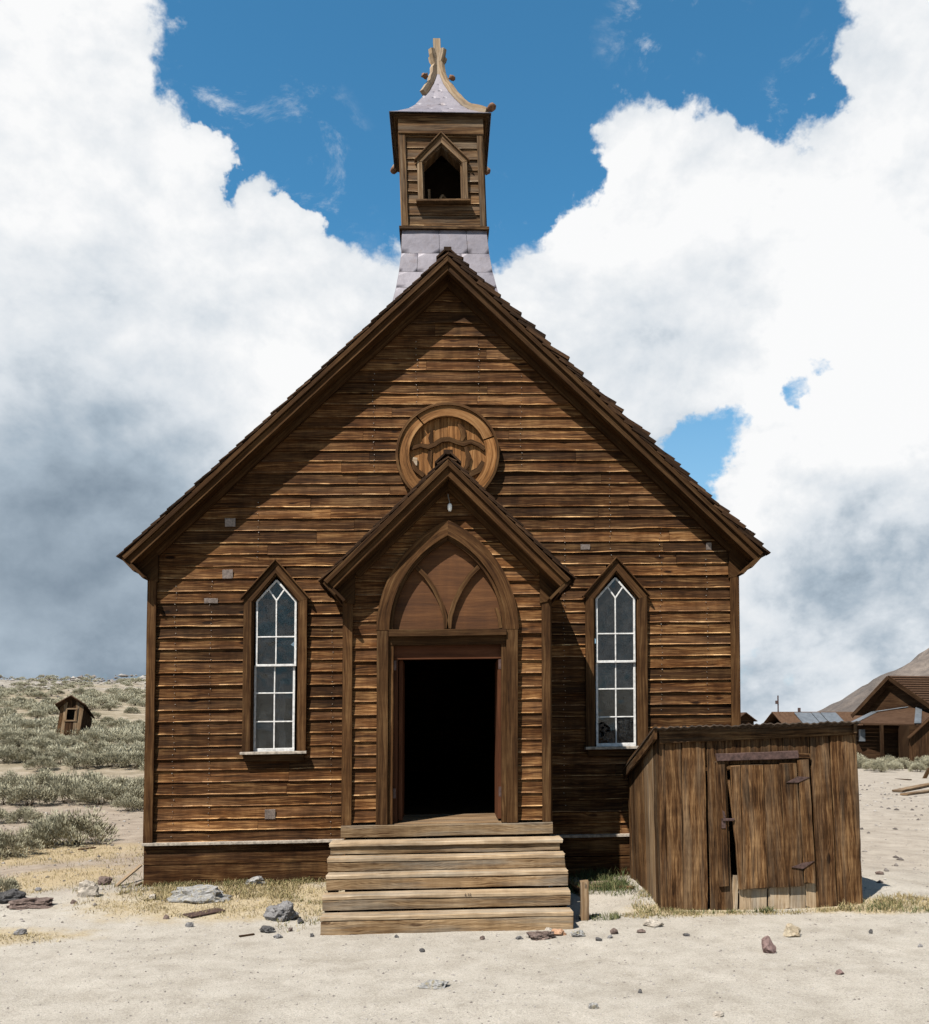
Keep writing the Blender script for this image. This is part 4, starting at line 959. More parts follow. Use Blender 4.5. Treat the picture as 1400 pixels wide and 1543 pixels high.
# ------------------------------------------------------------------ distant buildings
def hbox(parent, name, mat, pts, y0, y1):
    mb = MB(); mb.prism(pts, y0, y1); return mb.build(name, mat, parent)
def outhouse():
    D = 47.; Yp = -12+D; s = D/F
    c = aty(106, 1107, Yp); gz = ground(c.x, c.y)
    t = thing('outhouse', 'tiny leaning plank outhouse standing alone in the sagebrush', 'outhouse', (c.x, c.y, gz))
    def W(px, py, dy=0): q = aty(px, py, Yp); return Vector((q.x, Yp+dy, q.z))
    dep = 1.0; b0, b1 = W(84, 1109), W(119, 1110); t0, t1 = W(91, 1065), W(127, 1066); ap = W(110, 1051)
    n = 6
    for i in range(n):
        u0, u1 = i/n, (i+1)/n-.015
        def top(u): 
            x = t0.x+(t1.x-t0.x)*u; return t0.z+(ap.z-t0.z)*(1-abs(2*u-1))-.02
        A = b0+(b1-b0)*u0; B = b0+(b1-b0)*u1; x0 = t0.x+(t1.x-t0.x)*u0; x1 = t0.x+(t1.x-t0.x)*u1
        if i in (2, 3):               # boards cut by the window
            for (za, zb) in ((b0.z-.1, W(0, 1087).z), (W(0, 1069).z, None)):
                mb = MB(); f = lambda z, a, bx: a+(bx-a)*(z-b0.z)/(t0.z-b0.z)
                if zb: mb.prism([(f(za, A.x, x0), za), (f(za, B.x, x1), za), (f(zb, B.x, x1), zb), (f(zb, A.x, x0), zb)], Yp, Yp+.03, grain=(0, 1))
                else: mb.prism([(x0, za), (x1, za), (x1, top(u1)), (x0, top(u0))], Yp, Yp+.03, grain=(0, 1))
                mb.build('plank', M['far_wood'], t)
        else:
            mb = MB(); mb.prism([(A.x, A.z-.1), (B.x, B.z-.1), (x1, top(u1)), (x0, top(u0))], Yp, Yp+.03, grain=(0, 1)); mb.build('plank', M['bleached'] if i in (1, 4, 5) else M['shed'], t)
    fr_ = W(98, 1069), W(114, 1087)
    for (a, b) in (((99, 1068), (118, 1068)), ((97, 1086), (116, 1086)), ((101, 1068), (99, 1087)), ((116.5, 1068), (114.5, 1087))):
        mb = MB(); A, B = W(*a, -.02), W(*b, -.02); mb.plank(A, B, (B-A).normalized().cross(Y_), Y_, .07, .04, .002); mb.build('window_trim', M['bleached'], t)
    mb = MB(); mb.box((b0.x+.08, Yp+.3, b0.z-.1), (b1.x, Yp+.34, t0.z), .1); mb.build('added_dark_panel', M['dark'], t)  # dark panel added behind the window to hide light from inside
    # the back has sunk into the slope: walls and roof drop to the rear
    bk = Vector((.02, dep, -.55))
    for (bb, tt) in ((b0, t0), (b1, t1)):
        for k in range(4):
            f0, f1 = k/4+.01, (k+1)/4
            mb = MB(); v = [bb+bk*f0+Vector((0, .03, -.1)), bb+bk*f1+Vector((0, .03, -.1)), tt+bk*f1+Vector((0, .03, 0)), tt+bk*f0+Vector((0, .03, 0))]
            o = Vector((.03 if bb is b0 else -.03, 0, 0)); mb.v = [*v, *[q+o for q in v]]; uvq = [(0, f0), (0, f1), (2, f1), (2, f0)]
            for f in ((0, 1, 2, 3), (7, 6, 5, 4), (0, 4, 5, 1), (1, 5, 6, 2), (2, 6, 7, 3), (3, 7, 4, 0)): mb.face(f, uvq, .3)
            mb.build('side_plank', M['far_wood'], t)
    mb = MB(); mb.prism([(b0.x, b0.z-.65), (b1.x, b1.z-.65), (t1.x, t1.z-.6), (ap.x, ap.z-.6), (t0.x, t0.z-.6)], Yp+dep, Yp+dep+.03, .2); mb.build('rear_wall', M['far_wood'], t)
    for s_ in (-1, 1):
        e = W(85.5 if s_ < 0 else 131.5, 1064.5); d = (e-ap).normalized(); bu = (bk*1.12).normalized()
        for k in range(5):
            q0, q1 = k/5, (k+1)/5-.01; A = ap+bk*.5+Vector((0, -.12, .03))+(e-ap)*q0; B = ap+bk*.5+Vector((0, -.12, .03))+(e-ap)*q1; mb = MB(); mb.plank(A, B, bu, d.cross(bu).normalized(), bk.length*1.25, .045, .006, seg=.2); mb.build('roof_board', M['far_shingle'], t)
outhouse()

def rhouse():
    Y0 = 33.; gz = -.2; g0 = aty(1340, 1162, Y0)
    t = thing('shingled_cottage', 'brown wooden cottage with steep shingled gable and low hipped porch roof', 'house', (g0.x, Y0, gz))
    def W(px, py, Y): return aty(px, py, Y)
    yr = 38.0                          # ridge line
    ap = W(1338, 1018, yr-1.2); eL = W(1301, 1076, yr-1.2); x1 = ap.x+9
    dx = ap.x-eL.x; zE = eL.z
    # gable end faces left-front; ridge runs to the right
    rid0 = Vector((ap.x, ap.y, ap.z)); rid1 = Vector((x1, ap.y+1.5, ap.z))
    fr0 = Vector((ap.x+1.15, ap.y-2.6, zE+.25)); bk0 = Vector((ap.x-1.2, ap.y+1.8, zE))
    dv = rid1-rid0
    def slab(a, b, c, d, name, mat, th=.08, uvs=None):
        v = [Vector(q) for q in (a, b, c, d)]; n = (v[1]-v[0]).cross(v[3]-v[0]).normalized(); n = n if n.z >= 0 else -n
        mb = MB(); mb.v = [*v, *[q-n*th for q in v]]
        L1, L2 = (v[1]-v[0]).length, (v[3]-v[0]).length; uv = [(0, 0), (L1, 0), (L1, L2), (0, L2)]
        for f in ((0, 1, 2, 3), (7, 6, 5, 4), (0, 4, 5, 1), (1, 5, 6, 2), (2, 6, 7, 3), (3, 7, 4, 0)): mb.face(f, uv, .5)
        return mb.build(name, mat, t)
    # front slope, in courses of shingles
    nC = 14
    for i in range(nC):
        q0, q1 = i/nC, (i+1)/nC; a = fr0+(rid0-fr0)*q0; b = fr0+dv+(rid0-fr0)*q0; c = fr0+dv+(rid0-fr0)*q1; d = fr0+(rid0-fr0)*q1
        lift = Vector((0, -.02, .05)); slab(a+lift, b+lift, c, d, 'shingle_course', M['far_shingle'], .03)
    slab(bk0, bk0+dv, rid1, rid0, 'rear_slope', M['far_shingle'])
    # gable wall and rake boards
    ins = Vector((.35, .25, 0)); mb = MB()
    A, B, C_ = fr0+ins+Vector((-.2, .4, -.15)), bk0+ins+Vector((.3, -.2, -.1)), rid0+ins+Vector((0, 0, -.2))
    mb.v = [A, B, C_, Vector((B.x, B.y, gz)), Vector((A.x, A.y, gz))]; mb.face((0, 2, 1), [(A.y, A.z), (C_.y, C_.z), (B.y, B.z)], .4); mb.face((4, 0, 1, 3), [(A.y, gz), (A.y, A.z), (B.y, B.z), (B.y, gz)], .4)
    mb.build('gable_wall', M['far_wood'], t)
    for e in (fr0, bk0):
        mb = MB(); d = (e-rid0).normalized(); mb.plank(rid0+Vector((0, 0, -.1)), e+Vector((0, 0, -.1)), d.cross(dv.normalized()), dv.normalized(), .24, .05, .003, tone=.3); mb.build('rake_board', M['far_wood'], t)
    # lower hipped porch in front
    p0, p1, p2 = W(1288, 1089, 34.5), W(1383, 1091, 33.), W(1385, 1064, 36.)
    p3 = W(1318, 1074, 37.); pr = Vector((x1, 33.4, p1.z)); prt = Vector((x1, 36.4, p2.z))
    slab(p0, p1, p2, p3, 'porch_roof', M['far_shingle']); slab(p1, pr, prt, p2, 'porch_roof', M['far_shingle'])
    for a, b in ((p1, p2), (p0, p3)):
        mb = MB(); mb.plank(a+Vector((0, 0, .05)), b+Vector((0, 0, .05)), X_, Z_, .35, .03, .003); mb.build('hip_flashing', M['roofmetal'], t)
    mb = MB(); mb.plank(p3+Vector((0, 0, .06)), p2+Vector((0, 0, .06)), Y_, Z_, .35, .03, .003); mb.build('hip_flashing', M['roofmetal'], t)
    # porch wall: boards, post, little window
    wz = p0.z-.12; n = 12; xa, xb = p0.x+.3, p1.x-.1
    for i in range(n):
        mb = MB(); h = (wz-gz)/n; mb.plank((xa, 35.2, gz+h*(i+.5)), (xb+1, 34.2, gz+h*(i+.5)), Z_, Y_, h-.012, .04, .004, seg=1.5); mb.build('wall_board', M['far_wood'], t)
    wp = W(1301, 1108, 34.7); mb = MB(); mb.box((wp.x-.12, 34.75, wp.z-.3), (wp.x+.12, 34.95, wp.z+.3)); mb.build('window', M['roofmetal'], t)
    pp = W(1330, 1128, 33.8); mb = MB(); mb.box((pp.x-.07, 33.8, gz), (pp.x+.07, 33.94, wz)); mb.build('porch_post', M['far_wood'], t)
    # upright-board lean-to at the side
    q0 = W(1372, 1112, 32.4); n = 12
    for i in range(n):
        x = q0.x+.16*i; zt = q0.z+.95*i*.16 if i < 9 else q0.z+.95*9*.16; mb = MB(); mb.plank((x, 32.4, gz-.05), (x, 32.4, zt), X_, Y_, .15, .03, .004, skB=.9 if i < 9 else 0); mb.build('plank', M['far_wood'], t)
    mb = MB(); mb.plank(q0+Vector((-.15, -.1, .0)), q0+Vector((9*.16, -.1, 9*.152+.05)), Y_, Z_, .3, .05, .004); mb.build('lean_to_eave', M['far_wood'], t)
    mb = MB(); mb.box((q0.x, 32.5, gz), (x1, 33.6, wz), .2); mb.build('lean_to_body', M['far_wood'], t)
    mb = MB(); mb.box((A.x+.2, 36.2, gz), (x1, 39, zE-.1), .2); mb.build('house_body', M['far_wood'], t)
rhouse()
def low_building(px0, px1, pyr, pye, Y, label, name, patches=False, gable=False):
    a, b = aty(px0, pye, Y), aty(px1, pye, Y); zr = aty(px0, pyr, Y+2.5).z; gz = ground(a.x, Y)
    t = thing(name, label, 'building', ((a.x+b.x)/2, Y, gz))
    mb = MB(); n = 7; h = (a.z-gz)
    mb.box((a.x+.2, Y+.2, gz-.2), (b.x-.2, Y+5, a.z), .4); mb.build('wall', M['far_wood'], t)
    def slope(y0, y1, z0, z1, nm, mat, xa, xb, up=0.):
        mb = MB(); c0 = Vector(((xa+xb)/2, y0, z0+up)); c1 = Vector(((xa+xb)/2, y1, z1+up)); d = (c1-c0).normalized(); mb.plank(c0, c1, X_, d.cross(X_), xb-xa, .07, .004, seg=.6); mb.build(nm, mat, t)
    if gable:
        mb = MB(); xm = (a.x+b.x)/2
        mb.prism([(a.x+.2, a.z), (b.x-.2, a.z), (xm, zr)], Y+.2, Y+5, .7); mb.build('gable', M['far_wood'], t)
        for s in (-1, 1):
            e = Vector(((a.x if s < 0 else b.x), Y+2.4, a.z-.05)); r_ = Vector((xm, Y+2.4, zr+.05)); d = (e-r_).normalized(); mb = MB(); mb.plank(r_, e, Y_, d.cross(Y_), 5.4, .07, .004); mb.build('roof_slope', M['far_shingle'], t)
    else:
        slope(Y-.2, Y+2.5, a.z-.1, zr, 'roof_slope', M['far_shingle'], a.x, b.x); slope(Y+5.2, Y+2.5, a.z-.1, zr, 'roof_slope', M['far_shingle'], a.x, b.x)
        if patches:
            for (u0, u1) in ((.22, .40), (.41, .50), (.51, .68)):
                slope(Y-.1, Y+2.0, a.z-.05, zr-.12, 'iron_sheet', M['roofmetal'], a.x+(b.x-a.x)*u0, a.x+(b.x-a.x)*u1, .06)
        mb = MB(); c = a.x+(b.x-a.x)*.28; mb.box((c, Y+2.2, zr-.3), (c+.18, Y+2.4, zr+.35)); mb.build('stove_pipe', M['iron'], t)
low_building(1180, 1320, 1073, 1092, 62., 'long low building with iron sheets patching its shingled roof', 'low_building', True)
low_building(1106, 1140, 1075, 1086, 78., 'small gabled building just showing behind the church corner', 'gabled_hut', gable=True)
p = aty(1173, 1095, 70.); gz = ground(p.x, 70.); top = aty(1173, 1048, 70.).z
am = thing('antenna_mast', 'thin dark utility mast with a small bracket above far roofs', 'mast', (p.x, 70., gz))
mb = MB(); mb.plank((p.x, 70, gz), (p.x, 70, top), X_, Y_, .09, .09, .004, seg=2); mb.build('pole', M['iron'], am)
mb = MB(); mb.box((p.x-.22, 69.9, top-.75), (p.x+.02, 70.1, top-.45)); mb.build('bracket', M['iron'], am)

# ------------------------------------------------------------------ sagebrush and grass
def leafmat(name, stops, rough=.8):
    m, nt, b = newmat(name); g = G(nt); c = g.ramp(g.attr('tone'), [(p_, tuple(q*AK for q in c_)) for p_, c_ in stops])
    g.L.new(c, b.inputs['Base Color']); b.inputs['Roughness'].default_value = rough; b.inputs['Specular IOR Level'].default_value = .15; return m
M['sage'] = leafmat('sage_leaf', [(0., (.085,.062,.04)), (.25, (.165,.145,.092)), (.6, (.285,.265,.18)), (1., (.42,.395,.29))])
M['straw'] = leafmat('dry_straw', [(0., (.05,.065,.02)), (.2, (.10,.11,.04)), (.4, (.20,.155,.075)), (.75, (.29,.225,.115)), (1., (.36,.30,.18))])
M['green'] = leafmat('green_grass', [(0., (.035,.05,.016)), (.5, (.065,.082,.030)), (1., (.19,.165,.08))])
def bush_mesh(seed, n, spread=1., hgt=.6, leaf=.085):
    st_ = random.getstate(); random.seed(seed); mb = MB()
    cl = []
    for i in range(34):
        a = uni(0, 6.283); r = math.sqrt(rnd())*.5*spread; h = hgt*(1-(r/(.62*spread))**2)*uni(.55, 1.08)
        cl.append((Vector((r*math.cos(a), r*math.sin(a), max(.05, h*.82))), uni(.10, .17), rnd()))
    for i in range(26):                # woody stems
        a = uni(0, 6.283); c = random.choice(cl)[0]; b0 = Vector((.06*math.cos(a), .06*math.sin(a), 0)); k = len(mb.v); d = (c-b0); sd = d.cross(Z_).normalized()*.010
        mb.v += [b0-sd, b0+sd, c+sd*.4, c-sd*.4]; mb.face((k, k+1, k+2, k+3), [(0,0)]*4, .0)
    for i in range(n):
        c, r, tn = random.choice(cl); r *= 1.12; d = Vector((random.gauss(0, 1), random.gauss(0, 1), random.gauss(.35, .8))).normalized()
        p = c+d*r*uni(.2, 1.05); p.z = max(.01, p.z)
        q = (d*.6+Vector((c.x*.8, c.y*.8, uni(.3, 1.1)))).normalized(); l = leaf*uni(.5, 1.3); sd = q.cross(Vector((random.gauss(0,1), random.gauss(0,1), random.gauss(0,1)))).normalized()*l*.17
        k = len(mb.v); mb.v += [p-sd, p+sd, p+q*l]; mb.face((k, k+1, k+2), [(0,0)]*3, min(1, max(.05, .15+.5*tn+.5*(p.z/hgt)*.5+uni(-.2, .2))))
    random.setstate(st_); return mb
protos = []
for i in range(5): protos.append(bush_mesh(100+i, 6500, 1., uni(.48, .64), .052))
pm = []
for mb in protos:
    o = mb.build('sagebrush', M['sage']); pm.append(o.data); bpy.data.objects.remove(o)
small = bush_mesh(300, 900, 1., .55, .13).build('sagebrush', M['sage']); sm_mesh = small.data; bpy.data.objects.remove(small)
def bush(p, w, label, group, mesh=None, hs=1.):
    o = bpy.data.objects.new('sagebrush', mesh or random.choice(pm)); COL.objects.link(o); o.location = (p.x, p.y, p.z-.03); sc = w/1.2
    o.scale = (sc*uni(.9, 1.1), sc*uni(.9, 1.1), sc*hs); o.rotation_euler = (0, 0, uni(0, 6.28)); return tag(o, label, 'bush', group)
def pxw(p, w): return w*(p.y+12)/F
G0 = 'broadest grey green sagebrush standing at the edge of the bare yard'
G1 = ('large grey green sagebrush at the edge of the bare yard by the church', 'sagebrush at the edge of the yard')
G2 = ('grey green sagebrush in the thick scrub below the outhouse', 'sagebrush below the outhouse')
G3 = ('small sagebrush on the stony hillside above the outhouse', 'sagebrush on the hillside')
G4 = ('pale sagebrush in the row before the brown cottage', 'sagebrush before the cottage')
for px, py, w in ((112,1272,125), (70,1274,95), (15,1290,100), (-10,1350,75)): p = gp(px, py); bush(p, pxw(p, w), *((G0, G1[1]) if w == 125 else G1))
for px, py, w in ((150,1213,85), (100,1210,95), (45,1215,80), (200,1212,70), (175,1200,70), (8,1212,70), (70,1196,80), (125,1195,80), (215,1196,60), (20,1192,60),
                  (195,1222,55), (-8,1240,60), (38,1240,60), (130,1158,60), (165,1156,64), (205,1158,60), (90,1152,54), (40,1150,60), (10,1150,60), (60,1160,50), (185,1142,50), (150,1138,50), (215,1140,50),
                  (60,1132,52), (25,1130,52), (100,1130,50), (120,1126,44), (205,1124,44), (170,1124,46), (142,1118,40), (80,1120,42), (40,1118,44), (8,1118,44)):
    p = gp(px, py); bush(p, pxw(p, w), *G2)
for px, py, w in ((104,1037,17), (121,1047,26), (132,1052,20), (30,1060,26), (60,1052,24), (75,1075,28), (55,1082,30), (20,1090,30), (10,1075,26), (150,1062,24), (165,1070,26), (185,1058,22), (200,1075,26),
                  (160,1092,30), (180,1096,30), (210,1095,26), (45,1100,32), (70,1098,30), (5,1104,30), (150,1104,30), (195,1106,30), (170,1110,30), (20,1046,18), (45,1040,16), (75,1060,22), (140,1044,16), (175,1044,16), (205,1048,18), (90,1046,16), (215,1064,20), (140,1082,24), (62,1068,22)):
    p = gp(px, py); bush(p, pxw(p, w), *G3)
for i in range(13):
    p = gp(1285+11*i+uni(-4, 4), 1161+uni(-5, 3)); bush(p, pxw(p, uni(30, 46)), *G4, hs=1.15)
# brush too far or too thick to count
def scrub_mass():
    mb = MB(); src = bush_mesh(301, 420, 1., .48, .12); n = 0
    st_ = random.getstate(); random.seed(55)
    while n < 950:
        y = 20+84*rnd()**.8; x = -(y+12)*uni(.27, .56)
        if fbm(x*.16, y*.16, 8.) < -.02: continue
        p = Vector((x, y, ground(x, y)-.02)); sc = uni(.5, 1.15)*(1-.35*sm(60, 100, y)); a = uni(0, 6.28); c, s_ = math.cos(a)*sc, math.sin(a)*sc; b = len(mb.v); dt = uni(-.15, .15)
        for v in src.v: mb.v.append((p.x+v[0]*c-v[1]*s_, p.y+v[0]*s_+v[1]*c, p.z+v[2]*sc))
        for f, t in zip(src.f, src.t): mb.f.append(tuple(q+b for q in f)); mb.uv.append([(0,0)]*len(f)); mb.t.append(min(1, max(0, t+dt))); mb.sm.append(False)
        n += 1
    random.setstate(st_)
    o = mb.build('scrub', M['sage'], kind='stuff'); tag(o, 'low desert scrub covering the slope behind the church', 'scrub')
scrub_mass()
def tufts(name, label, mat, spots, cat='grass'):
    mb = MB()
    for (x, y, rx, ry, n, h, t0, t1) in spots:
        for i in range(n):
            a = uni(0, 6.283); r = math.sqrt(rnd()); px, py = x+rx*r*math.cos(a), y+ry*r*math.sin(a)
            if fbm(px*2.3, py*2.3, 5.) < -.15+.25*r and rnd() < .8: continue
            z = ground(px, py)-.005; l = h*uni(.35, 1.2); d = Vector((random.gauss(0, .5), random.gauss(0, .5), 1)).normalized(); sd = Vector((uni(-1, 1), uni(-1, 1), 0)).normalized()*uni(.002, .0042)
            p = Vector((px, py, z)); m_ = p+d*l*.6; e = p+d*l+Vector((random.gauss(0, .35), random.gauss(0, .35), -.25))*l*.5; k = len(mb.v); t = uni(t0, t1)
            mb.v += [p-sd, p+sd, m_+sd*.8, m_-sd*.8, e]; mb.face((k, k+1, k+2, k+3), [(0,0)]*4, t); mb.face((k+3, k+2, k+4), [(0,0)]*3, t)
    o = mb.build(name, mat, kind='stuff'); tag(o, label, cat)
tufts('dry_grass', 'dry yellow grass in patches about the church and shed', M['straw'],
      [(-2.5,-.55,1.35,.50,9000,.08,.2,.95), (-2.2,-1.25,1.1,.55,4500,.05,.4,1.), (-1.55,-1.6,.3,.9,1600,.06,.1,.7), (-3.3,-1.0,.9,.6,2200,.05,.35,.9), (-3.2,-.10,.7,.10,1200,.09,.05,.6), (-2.2,-.10,1.0,.12,2400,.10,.05,.6), (-4.1,.0,.4,.8,900,.08,.05,.8),
       (4.75,-2.05,.55,.22,2600,.09,.15,.9), (5.1,-1.8,.35,.3,1200,.08,.3,.9), (3.4,-2.05,.9,.12,1600,.06,.2,.8), (2.3,-1.7,.25,.6,1600,.07,.1,.7), (2.35,-2.1,.5,.18,1400,.05,.2,.8), (-5.2,-2.5,1.6,.4,5000,.04,.5,1.), (-5.4,.6,1.2,1.2,2600,.06,.3,.9), (-6.5,3.5,2.,1.2,2500,.08,.2,.8), (-4.6,2.5,1.0,1.0,900,.06,.3,.9)])
tufts('green_grass', 'fresh green grass sprouting between the steps and the shed', M['green'],
      [(1.75,-.75,.45,.35,2600,.14,0,1), (2.05,-1.0,.22,.3,1200,.12,0,1), (1.62,-2.15,.22,.16,900,.07,.1,1), (3.42,-2.0,.12,.06,500,.09,0,.9), (3.0,-2.02,.4,.05,500,.07,0,1), (4.55,-2.1,.2,.1,500,.08,.2,1), (4.95,-2.2,.15,.1,350,.08,.2,1), (1.9,-.2,.5,.15,900,.16,0,.8)])

# ------------------------------------------------------------------ stones and litter
def rockmat(name, a, b_, lich=None):
    m, nt, b = newmat(name); g = G(nt); p = g.pos(); n = g.noise(p, 14, 6, .7); n2 = g.noise(p, 60, 4, .7)
    a, b_ = (tuple(q*AK for q in c_) for c_ in (a, b_)); c = g.ramp(g.math('ADD', g.math('MULTIPLY', n, .6), g.math('MULTIPLY', n2, .4)), [(.36, a), (.62, b_)])
    if lich: c = g.mix(g.mapr(g.noise(p, 22, 5, .7), .52, .62, 0, .7), c, lich)
    g.L.new(c, b.inputs['Base Color']); b.inputs['Roughness'].default_value = .9; b.inputs['Specular IOR Level'].default_value = .15
    g.L.new(g.bump(g.math('ADD', n, n2), .8, .02), b.inputs['Normal']); return m
RM = {'grey': rockmat('grey_stone', (.075,.07,.068), (.22,.21,.205)), 'pale': rockmat('pale_stone', (.22,.19,.155), (.42,.37,.31)), 'lichen': rockmat('lichen_stone', (.12,.115,.108), (.33,.32,.305), (.19,.155,.085)),
      'brown': rockmat('brown_stone', (.065,.045,.038), (.17,.125,.105)), 'dark': rockmat('dark_stone', (.03,.028,.028), (.10,.095,.092)), 'red': rockmat('reddish_stone', (.10,.062,.055), (.22,.15,.135)),
      'yellow': rockmat('ochre_stone', (.24,.18,.11), (.40,.345,.26)), 'orange': rockmat('orange_stone', (.26,.13,.07), (.40,.25,.16))}
def rock(px, py, w, h, mat, label, seed, dep=.8, name='rock', rot=0., sink=.3, group=None, rough=.55):
    p = gp(px, py); W_ = pxw(p, w)/2; H = pxw(p, h); dd = W_*dep
    c = (p.x, p.y+dd*.6, p.z+H*(.5-sink*.5))
    import bmesh
    bm = bmesh.new(); bmesh.ops.create_icosphere(bm, subdivisions=4 if w > 30 else 3, radius=1.)
    mb = MB(); rr = random.Random(seed); pl = [(Vector((rr.gauss(0,1), rr.gauss(0,1), rr.gauss(0,1))).normalized(), rr.uniform(.55, .85)) for _ in range(9)]
    for v in bm.verts:
        q = v.co.copy()
        for n_, d_ in pl:                      # broken facets
            e = q.dot(n_)-d_
            if e > 0: q = q-n_*e*.9
        q = q*(1+rough*.40*fbm(q.x*1.7+seed, q.y*1.7, q.z*1.7)+.22*fbm(q.x*3.4+seed, q.y*3.4, q.z*3.4, 6)); mb.v.append((c[0]+q.x*W_*1.12, c[1]+q.y*dd, c[2]+q.z*H*.72))
    for f in bm.faces: mb.face([v.index for v in f.verts], [(0,0)]*3, .5, False)
    bm.free(); o = thing(name, label, 'rock', (p.x, p.y, p.z), group) if False else mb.build(name, RM[mat]); tag(o, label, 'rock', group); return o
rock(130,1352,28,22,'pale','cream white angular rock on the path left of the church corner'.replace('left of','near'),1)
rock(156,1334,20,12,'brown','small brown rock where the pale stick rests',2)
rock(40,1370,62,15,'brown','flat brown rock at the edge of the yellow grass',3, sink=.5)
rock(8,1362,40,18,'dark','dark broken rock beside the flat brown one',4)
rock(300,1360,92,27,'lichen','long low grey boulder with lichen in the dry grass',5, .45, sink=.45)
rock(386,1335,30,13,'lichen','pale flat stone lying close to the church base',6)
rock(425,1388,46,25,'grey','speckled dark and light grey rock near the steps',7)
rock(402,1406,20,11,'dark','black wedge shaped stone below the speckled rock',8)
rock(28,1409,18,9,'grey','small grey stone on the yellow grass',9)
rock(230,1356,11,8,'pale','small pinkish pebble before the lichen boulder',10)
rock(655,1489,46,13,'lichen','half buried pale stone alone in the gravel yard',11, .6, sink=.7)
rock(1159,1437,23,23,'red','reddish brown stone in the gravel before the shed',12)
rock(1196,1412,28,19,'yellow','ochre stone at the foot of the shed hatch',13, sink=.5)
rock(985,1397,26,11,'pale','pale flat stone at the front corner of the shed',14)
rock(1267,1469,12,7,'red','small reddish stone alone on the gravel',15)
rock(1084,1533,15,9,'pale','small pale stone half sunk in gravel',16)
rock(895,1520,16,8,'lichen','small bluish grey stone in the open gravel',17)
rock(815,1416,40,13,'brown','flat brown stone against the bottom step',18, sink=.5)
rock(828,1408,14,9,'pale','pale grey stone on top of the flat brown stone',19)
rock(843,1410,22,9,'orange','orange tinted stone at the corner of the bottom step',20)
rock(870,1412,20,10,'lichen','pale grey stone past the corner of the bottom step',21)
rock(1327,1318,11,6,'brown','small brown stone on the open ground past the shed',22)
rock(636,1435,9,5,'dark','tiny dark stone in front of the steps',23)
for i, (px, py, w, h) in enumerate(((452,1392,9,8), (437,1404,7,6), (418,1414,12,6), (470,1412,7,5), (250,1385,9,6), (285,1397,11,7), (598,1413,6,4), (727,1416,8,5), (783,1416,11,6), (902,1418,10,5), (926,1408,12,8), (920,1414,8,5), (965,1497,6,6), (968,1406,14,5), (1387,1427,8,4), (1035,1411,10,4), (110,1362,10,6), (57,1343,9,5), (1313,1407,7,6))):
    rock(px, py, w, h, ('dark', 'brown', 'grey')[i % 3], 'pebble scattered on the ground around the steps, shed and yard', 40+i, group='scattered pebbles', name='pebble')
# rubble along the hilltop, gravel in the yard
def pebbles():
    mb = MB(); st_ = random.getstate(); random.seed(9)
    def put(x, y, r, t, fl=.6):
        z = ground(x, y)+r*fl*.3; b = len(mb.v); a = uni(0, 6.28); c, s_ = math.cos(a)*r, math.sin(a)*r
        for (u, v, w) in ((1, 0, 0), (0, .8, 0), (-1.1, 0, 0), (0, -.7, 0), (.1, .1, fl), (0, 0, -fl)):
            u += uni(-.25, .25); v += uni(-.25, .25); mb.v.append((x+u*c-v*s_, y+u*s_+v*c, z+w*r))
        for f in ((0, 1, 4), (1, 2, 4), (2, 3, 4), (3, 0, 4), (1, 0, 5), (2, 1, 5), (3, 2, 5), (0, 3, 5)): mb.face([b+q for q in f], [(0,0)]*3, t)
    for i in range(11000):
        y = -7+9*rnd()**1.3; x = uni(-7, 7); put(x, y, .004+.010*rnd()**3, uni(.3, 1.))
    for i in range(2600):
        x = uni(4, 16); y = uni(-2, 26); put(x, y, .012+.05*rnd()**4, rnd())
    for i in range(1500): x = uni(-10, -3.9); y = uni(-3, 14); put(x, y, .008+.035*rnd()**4, rnd())
    for i in range(2600): x = uni(-75, 0); y = 62+44*rnd()**.6; put(x, y, .06+.45*rnd()**5*sm(60, 100, y)+.10*rnd(), uni(.25, .85), .5)
    random.setstate(st_)
    m = leafmat('gravel_stone', [(0., (.06,.05,.045)), (.5, (.16,.14,.125)), (1., (.31,.29,.265))], .9)
    o = mb.build('gravel', m, kind='stuff'); tag(o, 'loose gravel and rubble scattered over yard and hillside', 'gravel')
pebbles()
def stick(a, b, w, t, name, label, mat, cat='plank', lift=.01, up=False):
    A, B = gp(*a), gp(*b); A = A+Vector((0, 0, lift)); B = B+Vector((0, 0, lift)); d = (B-A).normalized(); sd = d.cross(Z_).normalized()
    mb = MB(); mb.plank(A, B, sd, sd.cross(d), w, t, .003, .002, seg=.1, rag=.01); o = mb.build(name, mat); return tag(o, label, cat)
A = gp(174, 1336); B = A+Vector((aty(214, 1303, A.y+.6)-A)); B = Vector((B.x, A.y+.55, max(B.z, ground(B.x, A.y+.55)+.03)))
mb = MB(); d = (B-A).normalized(); mb.plank(A, B, d.cross(Z_).normalized(), Z_, .045, .025, .003, seg=.15); tag(mb.build('lath', M['pale']), 'pale thin stick slanting towards the church corner', 'stick')
stick((120,1281), (142,1278), .10, .025, 'board_offcut', 'short brown board offcut on bare ground beside the sagebrush', M['shed'])
stick((282,1382), (333,1372), .20, .012, 'rusty_plate', 'thin rusty brown plate lying in the dry grass', M['iron'], 'metal plate', .014)
stick((362,1412), (383,1409), .025, .015, 'stick', 'short dark twig at the gravel edge below the grass', M['shed'], 'stick')
stick((858,1335), (918,1333), .05, .03, 'white_lath', 'whitish lath lying in shade at the church base', M['pale'], 'plank', .03)
stick((845,1330), (876,1352), .05, .05, 'dark_branch', 'dark slanting branch beside the steps', M['shed'], 'branch', .06)
stick((890,1338), (955,1340), .04, .03, 'fallen_lath', 'grey lath on the ground by the shed corner', M['bleached'], 'plank', .02)
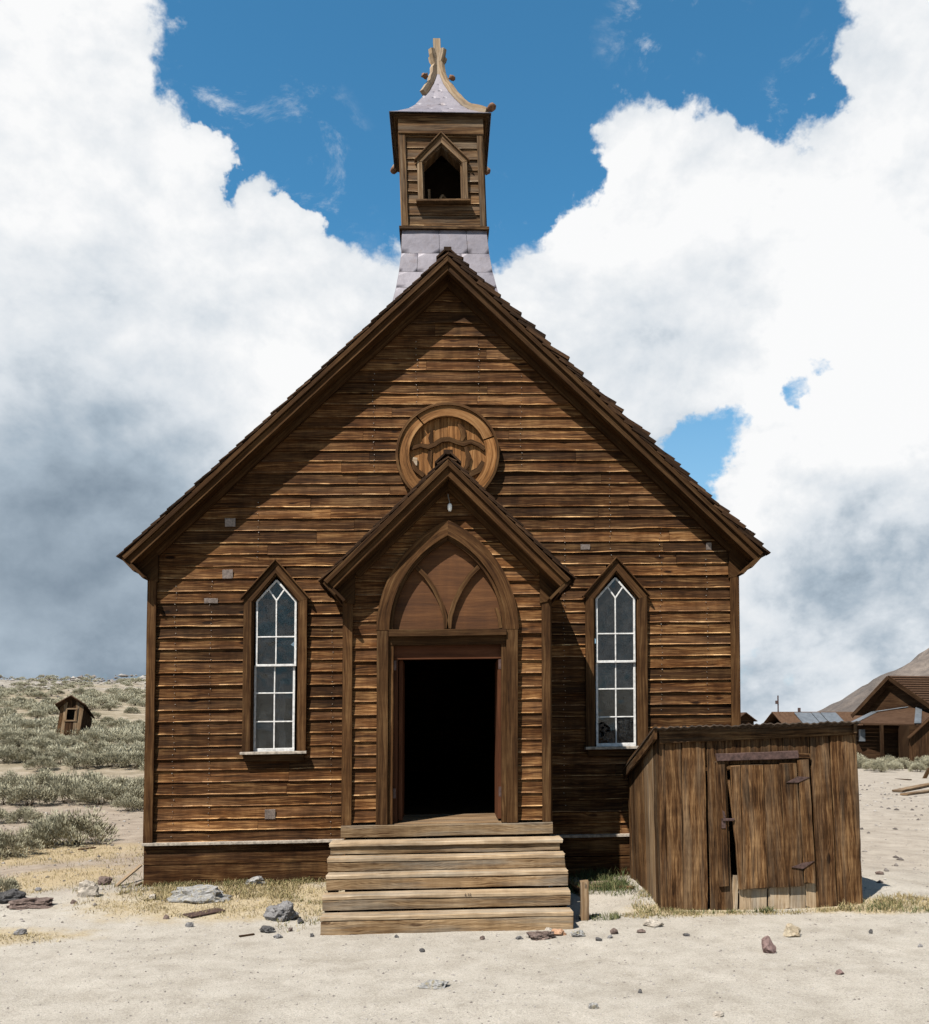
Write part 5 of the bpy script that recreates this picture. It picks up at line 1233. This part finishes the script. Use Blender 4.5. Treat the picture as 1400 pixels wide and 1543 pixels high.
stick((205,1336), (214,1331), .03, .02, 'twig', 'dark twig by the church corner', M['shed'], 'stick')
stick((1352,1194), (1420,1180), .30, .05, 'loose_plank', 'long pale plank lying on the open ground beyond the shed', M['bleached'], 'plank', .05)
stick((1362,1199), (1425,1190), .22, .05, 'loose_plank', 'weathered plank lying just before the long pale one', M['bleached'], 'plank', .04)
stick((1350,1175), (1372,1176), .10, .04, 'loose_stick', 'thin stick on the open ground beyond the planks', M['shed'], 'stick', .03)
p = gp(1393, 1173); mb = MB(); mb.plank(p, p+Vector((.22, 0, .42)), X_, Y_, .14, .1, .004, seg=.1); tag(mb.build('leaning_post', M['shed']), 'short leaning post stub on the open ground by the planks', 'post')
# torn curtain seen through a window pane
cu = MB(); x0 = -WX+.06; rings = []
for i in range(15):
    z = 1.78+.85*i/14; w = .045*(1-.4*i/14); x = x0+.012*math.sin(i*.9); rings.append([(x-w, .10+.01*math.sin(i), z), (x+w, .11, z), (x+w, .115, z), (x-w, .105+.01*math.sin(i), z)])
cu.sweep(rings); cu.build('curtain', M['cloth'], warp=cw); tag(bpy.data.objects['curtain'], 'torn faded strip of curtain hanging inside a church window', 'curtain')

# ------------------------------------------------------------------ small marks burnt into the wood
def mark(txt, name, p, size, parent, mat):
    cu = bpy.data.curves.new(name, 'FONT'); cu.body = txt; cu.size = size; cu.extrude = .0008; cu.align_x = 'CENTER'; cu.materials.append(mat)
    o = bpy.data.objects.new(name, cu); COL.objects.link(o); o.parent = parent; o.rotation_euler = (R(90), 0, 0)
    dg = bpy.context.evaluated_depsgraph_get(); me = bpy.data.meshes.new_from_object(o.evaluated_get(dg)); bpy.data.objects.remove(o)
    o = bpy.data.objects.new(name, me); COL.objects.link(o); o.parent = parent; o.rotation_euler = (R(90), 0, 0)
    off = ORG[parent]; o.location = (p[0]-off.x, p[1]-off.y, p[2]-off.z)
M['burn'] = simple('burnt_mark', (.05,.035,.025), .9)
q = aty(705, 1350.5, -2.408); mark('4.35', 'stamped_mark', (q.x, -2.4085, q.z), .042, steps, M['burn'])
q = gp(881, 1386); z2 = aty(882, 1336, q.y).z; mark('2', 'painted_number', (q.x+.006, q.y-.0415, z2), .055, stake, M['burn'])

def nails():
    mb = MB(); st_ = random.getstate(); random.seed(21)
    for X0, z0, z1 in ((-3.42,.7,3.9), (-2.98,.7,3.9), (-1.45,.7,3.3), (-.95,5.3,6.6), (-2.4,4.2,4.9), (.95,5.3,6.6), (1.5,1.0,4.6), (2.75,2.2,4.6), (3.35,2.2,4.2), (2.1,4.2,5.4), (.4,6.2,7.0), (-.4,6.2,7.0)):
        z = z0
        while z < z1:
            x = X0+uni(-.015, .015); k = len(mb.v); r = uni(.003, .0055)
            for a in range(6): mb.v.append((x+r*math.cos(a*1.047), -.034, z+r*math.sin(a*1.047)))
            for a in range(6): mb.v.append((x+r*math.cos(a*1.047), -.015, z+r*math.sin(a*1.047)))
            mb.face([k+a for a in range(6)], [(0,0)]*6)
            for a in range(6): mb.face((k+(a+1) % 6, k+a, k+6+a, k+6+(a+1) % 6), [(0,0)]*4)
            z += uni(.06, .09)
    random.setstate(st_)
    mb.build('nail_heads', simple('nail_head', (.28,.24,.20), .5, .2), church, cw, kind='stuff')
nails()
